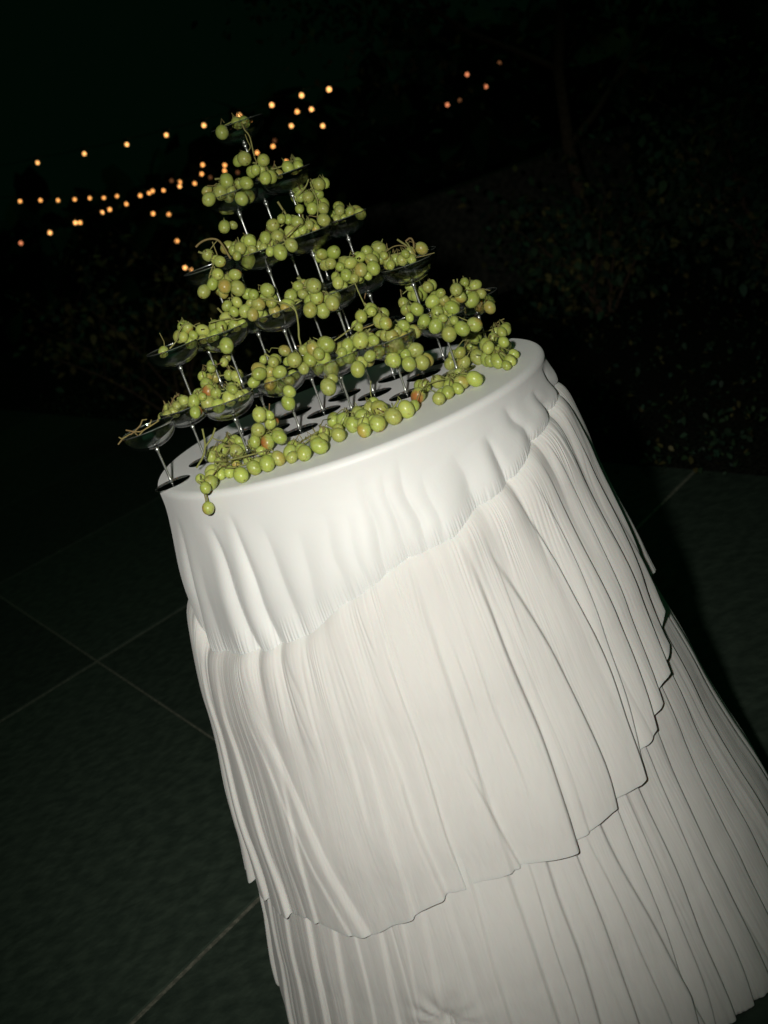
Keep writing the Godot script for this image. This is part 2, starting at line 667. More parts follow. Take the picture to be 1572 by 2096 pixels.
func cover_fold(deg: float, s: float) -> float:
	var r := 0.004 * s * noise_a.get_noise_2d(deg * 0.06, s * 0.7 + 3.0)
	for c in creases:
		var start: float = c[2]
		if s < start:
			continue
		var x: float = deg - lerpf(c[0], c[1], s)
		x -= 0.9 * noise_a.get_noise_2d(c[0], s * 1.8)
		var w: float = c[3] * lerpf(0.75, 1.15, s)
		if absf(x) > w * 5.0:
			continue
		var k: float = (s - start) / (1.0 - start)
		k = k * (2.0 - k)
		var left := exp(-pow((x + 1.7 * w) / (1.5 * w), 2.0)) * 0.5
		var right := exp(-pow((x - 2.0 * w) / (1.8 * w), 2.0)) * 0.25
		var groove := exp(-pow(absf(x) / (0.75 * w), 1.5))
		r += 0.70 * c[4] * k * (left + right - groove * 0.9)
	return r


func pleat(phase: float, salt: int, drop: float) -> Vector2:
	# (height 0..1 scaled by the pleat's own size, position inside the pleat); rises slowly, falls sharply on the right
	var i := floori(phase)
	var f := phase - i
	var size := 0.18 + 0.82 * pow(hash1(i, salt), 0.8)
	var d := drop * (0.7 + 0.8 * hash1(i, salt + 5))
	var h := 0.0
	if f < 1.0 - d:
		h = pow(sin(f / (1.0 - d) * PI * 0.5), 1.25)
	else:
		h = cos((f - 1.0 + d) / d * PI * 0.5)
	return Vector2(h * size, f)


var upper_creases := [
	# degrees at the seam, half way down and at the hem; where it starts and ends; width of the fold on its left; depth
	[14.0, 15.0, 14.0, 0.0, 1.2, 9.0, 0.021], [17.0, 25.0, 25.0, 0.08, 1.2, 8.0, 0.017], [32.0, 36.0, 33.0, 0.0, 1.2, 7.0, 0.023],
	[38.0, 40.0, 35.5, 0.0, 1.2, 4.0, 0.012], [43.0, 45.0, 42.0, 0.0, 1.2, 6.0, 0.020], [50.0, 51.0, 47.0, 0.0, 1.2, 5.0, 0.016],
	[57.0, 58.0, 54.0, 0.0, 1.2, 6.0, 0.017], [65.0, 65.0, 61.0, 0.0, 1.2, 6.0, 0.016], [73.0, 73.0, 69.0, 0.0, 1.2, 6.0, 0.016],
	[-15.0, -16.0, -15.0, 0.1, 1.2, 9.0, 0.014], [-10.0, -10.0, -10.0, 0.0, 1.2, 4.0, 0.009], [1.0, 1.0, 0.0, 0.0, 1.2, 8.0, 0.007],
	[-4.0, -3.0, 2.0, 0.5, 1.2, 5.0, 0.008], [4.0, 4.0, 4.0, 0.12, 0.62, 4.0, 0.005], [-50.0, -42.0, -34.0, 0.1, 1.2, 13.0, 0.009],
	[-54.0, -47.0, -38.0, 0.0, 1.2, 5.0, 0.003], [-61.0, -62.0, -58.0, 0.0, 1.2, 9.0, 0.012], [-72.0, -73.0, -70.0, 0.0, 1.2, 8.0, 0.013],
	[-24.0, -25.0, -26.0, 0.0, 0.75, 7.0, 0.005], [-30.0, -32.0, -31.0, 0.02, 0.5, 5.0, 0.005], [8.0, 8.0, 8.5, 0.05, 0.9, 5.0, 0.005],
	[-20.0, -21.0, -22.0, 0.3, 1.2, 5.0, 0.006], [20.0, 20.0, 20.0, 0.0, 0.5, 3.0, 0.005], [-44.0, -45.0, -47.0, 0.35, 1.2, 6.0, 0.006],
]
var lower_creases := [
	[0.0, -1.0, -2.0, 0.0, 1.2, 7.0, 0.010], [8.0, 7.0, 5.0, 0.0, 1.2, 6.0, 0.011], [13.0, 13.0, 12.0, 0.0, 1.2, 5.0, 0.012],
	[19.0, 21.0, 24.0, 0.0, 1.2, 6.0, 0.013], [26.0, 25.0, 22.0, 0.0, 1.2, 3.0, 0.010], [34.0, 32.0, 30.0, 0.0, 1.2, 6.0, 0.015],
	[41.0, 38.0, 35.0, 0.0, 1.2, 5.0, 0.012], [48.0, 43.0, 40.0, 0.0, 1.2, 6.0, 0.014], [55.0, 51.0, 47.0, 0.0, 1.2, 6.0, 0.013],
	[62.0, 58.0, 54.0, 0.0, 1.2, 6.0, 0.013], [70.0, 66.0, 63.0, 0.0, 1.2, 6.0, 0.013], [-8.0, -9.0, -11.0, 0.0, 1.2, 6.0, 0.007],
	[-18.0, -21.0, -25.0, 0.0, 1.2, 7.0, 0.008], [-24.0, -26.0, -29.0, 0.0, 0.8, 4.0, 0.005], [-30.0, -32.0, -34.0, 0.0, 1.2, 5.0, 0.008],
	[-36.0, -38.0, -40.0, 0.0, 1.2, 4.0, 0.006], [-42.0, -44.0, -47.0, 0.0, 1.2, 6.0, 0.010], [-51.0, -52.0, -54.0, 0.0, 1.2, 6.0, 0.009],
	[-60.0, -61.0, -62.0, 0.0, 1.2, 7.0, 0.010], [-70.0, -71.0, -71.0, 0.0, 1.2, 7.0, 0.010], [4.0, 3.0, 1.0, 0.25, 1.2, 3.0, 0.006],
	[16.0, 17.0, 18.0, 0.3, 1.2, 3.0, 0.006], [29.0, 28.0, 26.0, 0.2, 1.2, 3.0, 0.007],
]


func creased(list: Array, deg: float, s: float) -> Vector2:
	# (how far the cloth stands out, how far it slides to the right in degrees): tubes that end in a sharp edge on the right
	var r := 0.0
	var slide := 0.0
	for c in list:
		# a smooth line through the three points
		var line: float = c[0] * 2.0 * (s - 0.5) * (s - 1.0) - c[1] * 4.0 * s * (s - 1.0) + c[2] * 2.0 * s * (s - 0.5)
		var x: float = deg - line
		var w: float = c[5]
		if x < -w * 1.5 or x > w:
			continue
		x += 0.5 * noise_a.get_noise_2d(c[0] * 3.0, s * 2.2)
		var k := smoothstep(c[3] - 0.04, c[3] + 0.3, s) * (0.3 + 0.7 * s)
		if c[4] < 1.0:
			k *= 1.0 - smoothstep(c[4] - 0.25, c[4], s)
		if k <= 0.0:
			continue
		if x < 0.0:
			var u := -x / w
			var rise := smoothstep(0.0, 0.16, u + 0.02)
			var fall := 0.5 + 0.5 * cos(PI * clampf(u / 1.4, 0.0, 1.0))
			r += c[6] * k * rise * fall
			slide += k * c[6] * 44.0 * exp(-u / 0.16) * smoothstep(0.0, 0.1, u)
		else:
			r -= c[6] * k * 0.5 * exp(-x / (0.26 * w)) * (1.0 - exp(-x / 0.25))
	return Vector2(r, slide)


func columns() -> PackedFloat32Array:
	var c := PackedFloat32Array()
	var x := -180.0
	while x < 179.99:
		c.append(x)
		x += 0.16 if absf(x + 2.0) < 100.0 else 1.0
	c.append(180.0)
	return c


func wrap_x(deg: float) -> Vector2:
	# a loop in noise space, so that the sheet closes behind
	var a := deg_to_rad(deg)
	return Vector2(sin(a), cos(a))


func ruffle_point(deg: float, s: float, y: float, base_r: float, salt: int, top_fold: float, full: float, pleats: float, list: Array = []) -> Vector3:
	var w := wrap_x(deg)
	var lean := 0.55 * noise_a.get_noise_3d(w.x * 2.2 + salt, w.y * 2.2, s * 0.9) * s
	var warp := 1.5 * noise_a.get_noise_3d(w.x * 2.6, w.y * 2.6, 4.0 + salt)
	var p1 := pleat(pleats * deg / 360.0 + warp + lean, salt, 0.24)
	var mask := clampf(0.55 + 0.9 * noise_a.get_noise_3d(w.x * 4.0, w.y * 4.0, s * 1.3 + salt * 2.0), 0.0, 1.0)
	var p2 := pleat(pleats * 2.6 * deg / 360.0 + warp * 2.0 + lean * 1.4, salt + 1, 0.36)
	var p3 := pleat(250.0 * deg / 360.0 + 3.0 * noise_a.get_noise_3d(w.x * 9.0, w.y * 9.0, s * 0.7), salt + 2, 0.5)
	var grow_ := pow(s, 0.75)
	var puff := 1.0 - exp(-s * 16.0)
	var crease := Vector2.ZERO
	if list.size() > 0:
		# the counted folds in front; behind them the even gathers go on
		crease = creased(list, deg, s)
		full *= lerpf(0.15, 1.0, smoothstep(62.0, 90.0, absf(deg)))
	var r := base_r + top_fold * exp(-s * 4.0) + 0.010 * puff
	r += full * (0.021 * grow_ * p1.x + 0.0045 * pow(s, 0.45) * mask * p2.x)
	r += (0.0036 * exp(-s * 6.0) * puff * clampf(0.45 + 0.9 * noise_a.get_noise_3d(w.x * 5.0, w.y * 5.0, s * 3.0 + 7.0), 0.05, 1.0) + 0.0002) * p3.x
	r += 0.010 * s * noise_a.get_noise_3d(w.x * 1.6, w.y * 1.6, s * 1.2 + 9.0 + salt)
	var cell := 360.0 / pleats
	var slide := cell * (0.17 * grow_ * p1.x) * full
	crease.x *= 0.68
	r += crease.x
	var a := deg_to_rad(deg + slide + crease.y)
	return Vector3(r * sin(a), y + (p1.x - 0.5) * -0.012 * grow_ * s * full - 0.45 * crease.x * s * s, r * cos(a))


func tablecloth() -> void:
	var t := thing("tiered_tablecloth", "white tiered tablecloth with two gathered ruffles covering the tall round table", "tablecloth")
	var deg := columns()
	var n := deg.size()
	# smooth cover: flat top, rounded rim, drop with soft creases
	var pos := PackedVector3Array()
	var uv := PackedVector2Array()
	var rows := 0
	var flat_r := [0.0, 0.08, 0.16, 0.22, 0.27, 0.30, 0.33, 0.351]
	for fr in flat_r:
		rows += 1
		for d in deg:
			var a := deg_to_rad(d)
			var y := TABLE_Y + 0.0006 * noise_a.get_noise_2d(fr * sin(a) * 9.0, fr * cos(a) * 9.0) * (1.0 if fr < 0.31 else 0.4)
			pos.append(Vector3(fr * sin(a), y, fr * cos(a)))
			uv.append(Vector2(fr * sin(a), fr * cos(a)))
	for k in range(1, 9):
		rows += 1
		var b := PI * 0.5 * k / 8.0
		for d in deg:
			var a := deg_to_rad(d)
			var r := 0.351 + 0.0125 * sin(b)
			pos.append(Vector3(r * sin(a), TABLE_Y - 0.0125 * (1.0 - cos(b)), r * cos(a)))
			uv.append(Vector2(r * a, r + 0.02 * k / 8.0))
	var drop_rows := 56
	for k in range(1, drop_rows + 1):
		rows += 1
		var s := float(k) / drop_rows
		for d in deg:
			var a := deg_to_rad(d)
			var y0 := TABLE_Y - 0.0125
			var fold := cover_fold(d, s)
			var y := lerpf(y0, seam_y(d) + 0.35 * minf(fold, 0.0) * -1.0, s)
			var r := 0.3635 + (skirt_r(y) - 0.367) * (1.0 - exp(-s * 3.0)) + fold
			# the seam pulls in the last few millimetres
			r -= 0.003 * pow(s, 14.0) + 0.005 * pow(s, 4.0)
			if s > 0.8:
				r += 0.0012 * (s - 0.8) * 5.0 * noise_a.get_noise_2d(d * 1.4, 8.0)
			pos.append(Vector3(r * sin(a), y, r * cos(a)))
			uv.append(Vector2(0.36 * a, 0.36 + (y0 - y)))
	part("table_cover", grid_mesh(pos, uv, n, rows, true), mats["satin_cloth"], t)
	# upper ruffle
	pos = PackedVector3Array()
	uv = PackedVector2Array()
	rows = 0
	var m := 84
	for k in m + 4:
		rows += 1
		var s := minf(1.0, float(k) / m)
		s = pow(s, 1.25)
		for d in deg:
			var fold := cover_fold(d, 1.0)
			var top := seam_y(d) + 0.35 * maxf(-fold, 0.0) + 0.004
			var y := lerpf(top, hem_y(d), s)
			var base := 0.3635 + (skirt_r(y) - 0.367) - 0.0105 + 0.012 * exp(-s * 6.0) * (1.0 - exp(-s * 26.0))
			var p := ruffle_point(d, s, y, base, 1, fold, 1.0, 40.0, upper_creases)
			if k > m:
				var j := k - m
				var inward := Vector3(p.x, 0, p.z).normalized()
				p -= inward * [0.0005, 0.0010, 0.0013][j - 1]
				p.y += [-0.0004, 0.0002, 0.0016][j - 1]
			pos.append(p)
			uv.append(Vector2(0.42 * deg_to_rad(d), y))
	part("upper_ruffle", grid_mesh(pos, uv, n, rows, true), mats["gauze_cloth"], t)
	# lower ruffle, its end gathered up and tucked under
	pos = PackedVector3Array()
	uv = PackedVector2Array()
	rows = 0
	m = 70
	for k in m + 12:
		rows += 1
		var s := minf(1.0, float(k) / m)
		for d in deg:
			var top := hem_y(d) + 0.10
			var y := lerpf(top, tuck_y(d), s)
			var base := skirt_r(y) - 0.027 + 0.014 * s
			var p := ruffle_point(d, 0.25 + 0.75 * s, y, base, 4, 0.0, 1.05, 44.0, lower_creases)
			var bulge := 0.006 * sin(clampf((s - 0.6) / 0.4, 0.0, 1.0) * PI * 0.75)
			# a pinch where the cloth is caught up near the ground, folds running out from it
			for knot in [Vector3(-22.0, 0.19, 0.32)]:
				var kx: float = (d - knot.x) * 0.0087
				var ky: float = y - knot.y
				var far := sqrt(kx * kx + ky * ky)
				if far < 0.16:
					var ang := atan2(ky, kx)
					bulge += knot.z * (0.011 * exp(-pow((far - 0.05) / 0.035, 2.0)) - 0.02 * exp(-pow(far / 0.014, 2.0)) + 0.006 * sin(ang * 9.0 + 2.0 * sin(ang * 2.0)) * exp(-pow((far - 0.035) / 0.03, 2.0)))
			var inward := Vector3(p.x, 0, p.z).normalized()
			# spreads over the ground on the right
			bulge += 0.035 * s * s * smoothstep(10.0, 60.0, d) * (1.0 - smoothstep(110.0, 150.0, d))
			p += inward * bulge
			if k >= m:
				var j := float(k - m + 1) / 12.0
				p -= inward * (0.012 * (1.0 - cos(j * PI * 0.5)) + 0.006 * j * noise_a.get_noise_2d(d * 0.9, 2.0))
				p.y = maxf(0.004, p.y - 0.012 * sin(j * PI * 0.9))
			pos.append(p)
			uv.append(Vector2(0.47 * deg_to_rad(d), y))
	part("lower_ruffle", grid_mesh(pos, uv, n, rows, true), mats["gauze_cloth"], t)
	# what falls from the tuck to the ground
	pos = PackedVector3Array()
	uv = PackedVector2Array()
	rows = 0
	m = 26
	for k in m:
		rows += 1
		var s := float(k) / (m - 1)
		for d in deg:
			var y := lerpf(tuck_y(d) + 0.03, 0.003, s)
			var p := ruffle_point(d, 0.5 + 0.5 * s, y, skirt_r(y) - 0.055 + 0.02 * s, 9, 0.0, 0.9, 50.0)
			p.y = maxf(p.y, 0.003)
			pos.append(p)
			uv.append(Vector2(0.47 * deg_to_rad(d), y))
	part("floor_ruffle", grid_mesh(pos, uv, n, rows, true), mats["gauze_cloth"], t)


# ------------------------------------------------------------------ glasses

func bowl_r(dy: float) -> float:
	# outer radius of the bowl at dy below the rim (dy from -BOWL_D to 0)
	var k := clampf(-dy / BOWL_D, 0.0, 1.0)
	return RIM_R * sqrt(maxf(0.0, 1.0 - pow(k, 2.3)))


func bowl_depth(rho: float) -> float:
	var k := clampf(rho / RIM_R, 0.0, 1.0)
	return BOWL_D * pow(maxf(0.0, 1.0 - k * k), 1.0 / 2.3)


func make_coupe() -> Node3D:
	var t := thing("coupe_glass", "", "glass")
	# bowl: a closed shell, thickest at the bottom
	var prof := []
	var wall := 0.0014
	for k in range(0, 15):
		var a := PI * 0.5 * k / 14.0
		var dy := -BOWL_D * pow(sin(a), 1.0)
		prof.append(Vector2(maxf(bowl_r(dy), 0.0045), GLASS_H + dy))
	var outside := prof.duplicate()
	outside[-1] = Vector2(0.0001, GLASS_H - BOWL_D)
	var inside := []
	for k in range(14, -1, -1):
		var a := PI * 0.5 * k / 14.0
		var dy := -(BOWL_D - 0.003) * sin(a)
		inside.append(Vector2(maxf(bowl_r(dy * BOWL_D / (BOWL_D - 0.003)) - wall, 0.0001), GLASS_H + dy))
	var ring := [Vector2(RIM_R - wall * 0.5, GLASS_H + 0.0006)]
	part("bowl", lathe(ring + outside + inside + ring, 56), mats["clear_glass"], t)
	var edge := []
	for k in 9:
		var a := TAU * k / 8.0
		edge.append(Vector2(RIM_R - 0.0006 + 0.0008 * cos(a), GLASS_H + 0.0008 + 0.0008 * sin(-a)))
	part("rim", lathe(edge, 56), mats["flash_streak_metal"], t)  # thin metallic ring added so the rim shows a bright flash line
	# stem, drawn out wider towards bowl and foot
	var st := []
	st.append(Vector2(0.0001, GLASS_H - BOWL_D - 0.0002))
	for k in 13:
		var f := k / 12.0
		var r := 0.0021 + 0.0028 * pow(maxf(0.0, 1.0 - f * 6.0), 2.0) + 0.0020 * pow(maxf(0.0, f * 7.0 - 6.0), 2.0)
		st.append(Vector2(r, lerpf(GLASS_H - BOWL_D - 0.0006, 0.0042, f)))
	st.append(Vector2(0.0001, 0.0041))
	part("stem", lathe(st, 20), mats["flash_streak_metal"], t)
	var ft := [Vector2(0.0001, 0.0039), Vector2(0.008, 0.0037), Vector2(0.02, 0.0026), Vector2(0.031, 0.0017), Vector2(0.0328, 0.0011), Vector2(0.0325, 0.0005), Vector2(0.031, 0.0003), Vector2(0.0001, 0.0003)]
	part("foot", lathe(ft, 44), mats["clear_glass"], t)
	return t


func coupes() -> void:
	var ordinal := ["leftmost", "second", "third", "fourth", "fifth", "sixth", "seventh"]
	var tier_name := ["bottom", "second", "third", "fourth", "topmost"]
	var tiers := [
		[["front", [Vector2(-0.325, 0.105), Vector2(-0.186, 0.09), Vector2(-0.090, 0.045), Vector2(0.008, 0.05), Vector2(0.107, 0.064), Vector2(0.207, 0.030), Vector2(0.283, -0.060)]],
			["middle", [Vector2(-0.268, 0.008), Vector2(-0.14, -0.04), Vector2(-0.042, -0.04), Vector2(0.056, -0.036), Vector2(0.153, -0.05)]],
			["rear", [Vector2(-0.2, -0.115), Vector2(-0.095, -0.126), Vector2(0.004, -0.13), Vector2(0.105, -0.136), Vector2(0.205, -0.13)]]],
		[["front", [Vector2(-0.25, 0.012), Vector2(-0.157, 0.03), Vector2(-0.056, 0.022), Vector2(0.043, 0.03), Vector2(0.182, 0.018)]],
			["rear", [Vector2(-0.2, -0.07), Vector2(-0.105, -0.066), Vector2(0.001, -0.06), Vector2(0.108, -0.05), Vector2(0.203, -0.08)]],
			["hindmost", [Vector2(-0.052, -0.148), Vector2(0.055, -0.144)]]],
		[["front", [Vector2(-0.142, -0.02), Vector2(-0.046, 0.008), Vector2(0.035, 0.008), Vector2(0.105, -0.062)]],
			["rear", [Vector2(-0.098, -0.105), Vector2(-0.001, -0.082)]],
			["hindmost", [Vector2(-0.05, -0.19), Vector2(0.05, -0.165)]]],
		[["front", [Vector2(-0.061, -0.038), Vector2(0.036, -0.034)]], ["rear", [Vector2(-0.012, -0.12)]]],
		[["front", [Vector2(-0.012, -0.062)]]],
	]
	var first := make_coupe()
	var placed := false
	for i in tiers.size():
		for row in tiers[i]:
			var spots: Array = row[1]
			for j in spots.size():
				var o: Node3D = first
				if placed:
					o = first.duplicate()
					o.name = numbered("coupe_glass")
					add_child(o)
				placed = true
				var p := Vector3(spots[j].x, TABLE_Y + 0.0012 + i * (GLASS_H + 0.0009), spots[j].y)
				o.position = p
				var which: String = "rightmost" if j == spots.size() - 1 and j > 0 else ordinal[j]
				var label := "%s clear coupe from the left in the %s row of the %s tier" % [which, row[0], tier_name[i]]
				if which == "leftmost" or which == "rightmost":
					label = "%s clear coupe in the %s row of the %s tier" % [which, row[0], tier_name[i]]
				if spots.size() == 1:
					label = "single clear coupe at the %s of the fourth tier" % row[0]
				if i == 4:
					label = "single topmost clear coupe crowning the tower"
				if i == 0 and row[0] == "front" and j == 0:
					label = "leaning clear coupe at the far left edge of the white cloth"
					o.rotation_degrees = Vector3(0, 0, 2.0)
				else:
					o.rotation_degrees = Vector3(rng.randf_range(-0.25, 0.25), rng.randf_range(0, 360), rng.randf_range(-0.25, 0.25))
				tag(o, label, "glass", "coupe glasses stacked in the tower")
				glass_at.append(p)


# ------------------------------------------------------------------ grapes

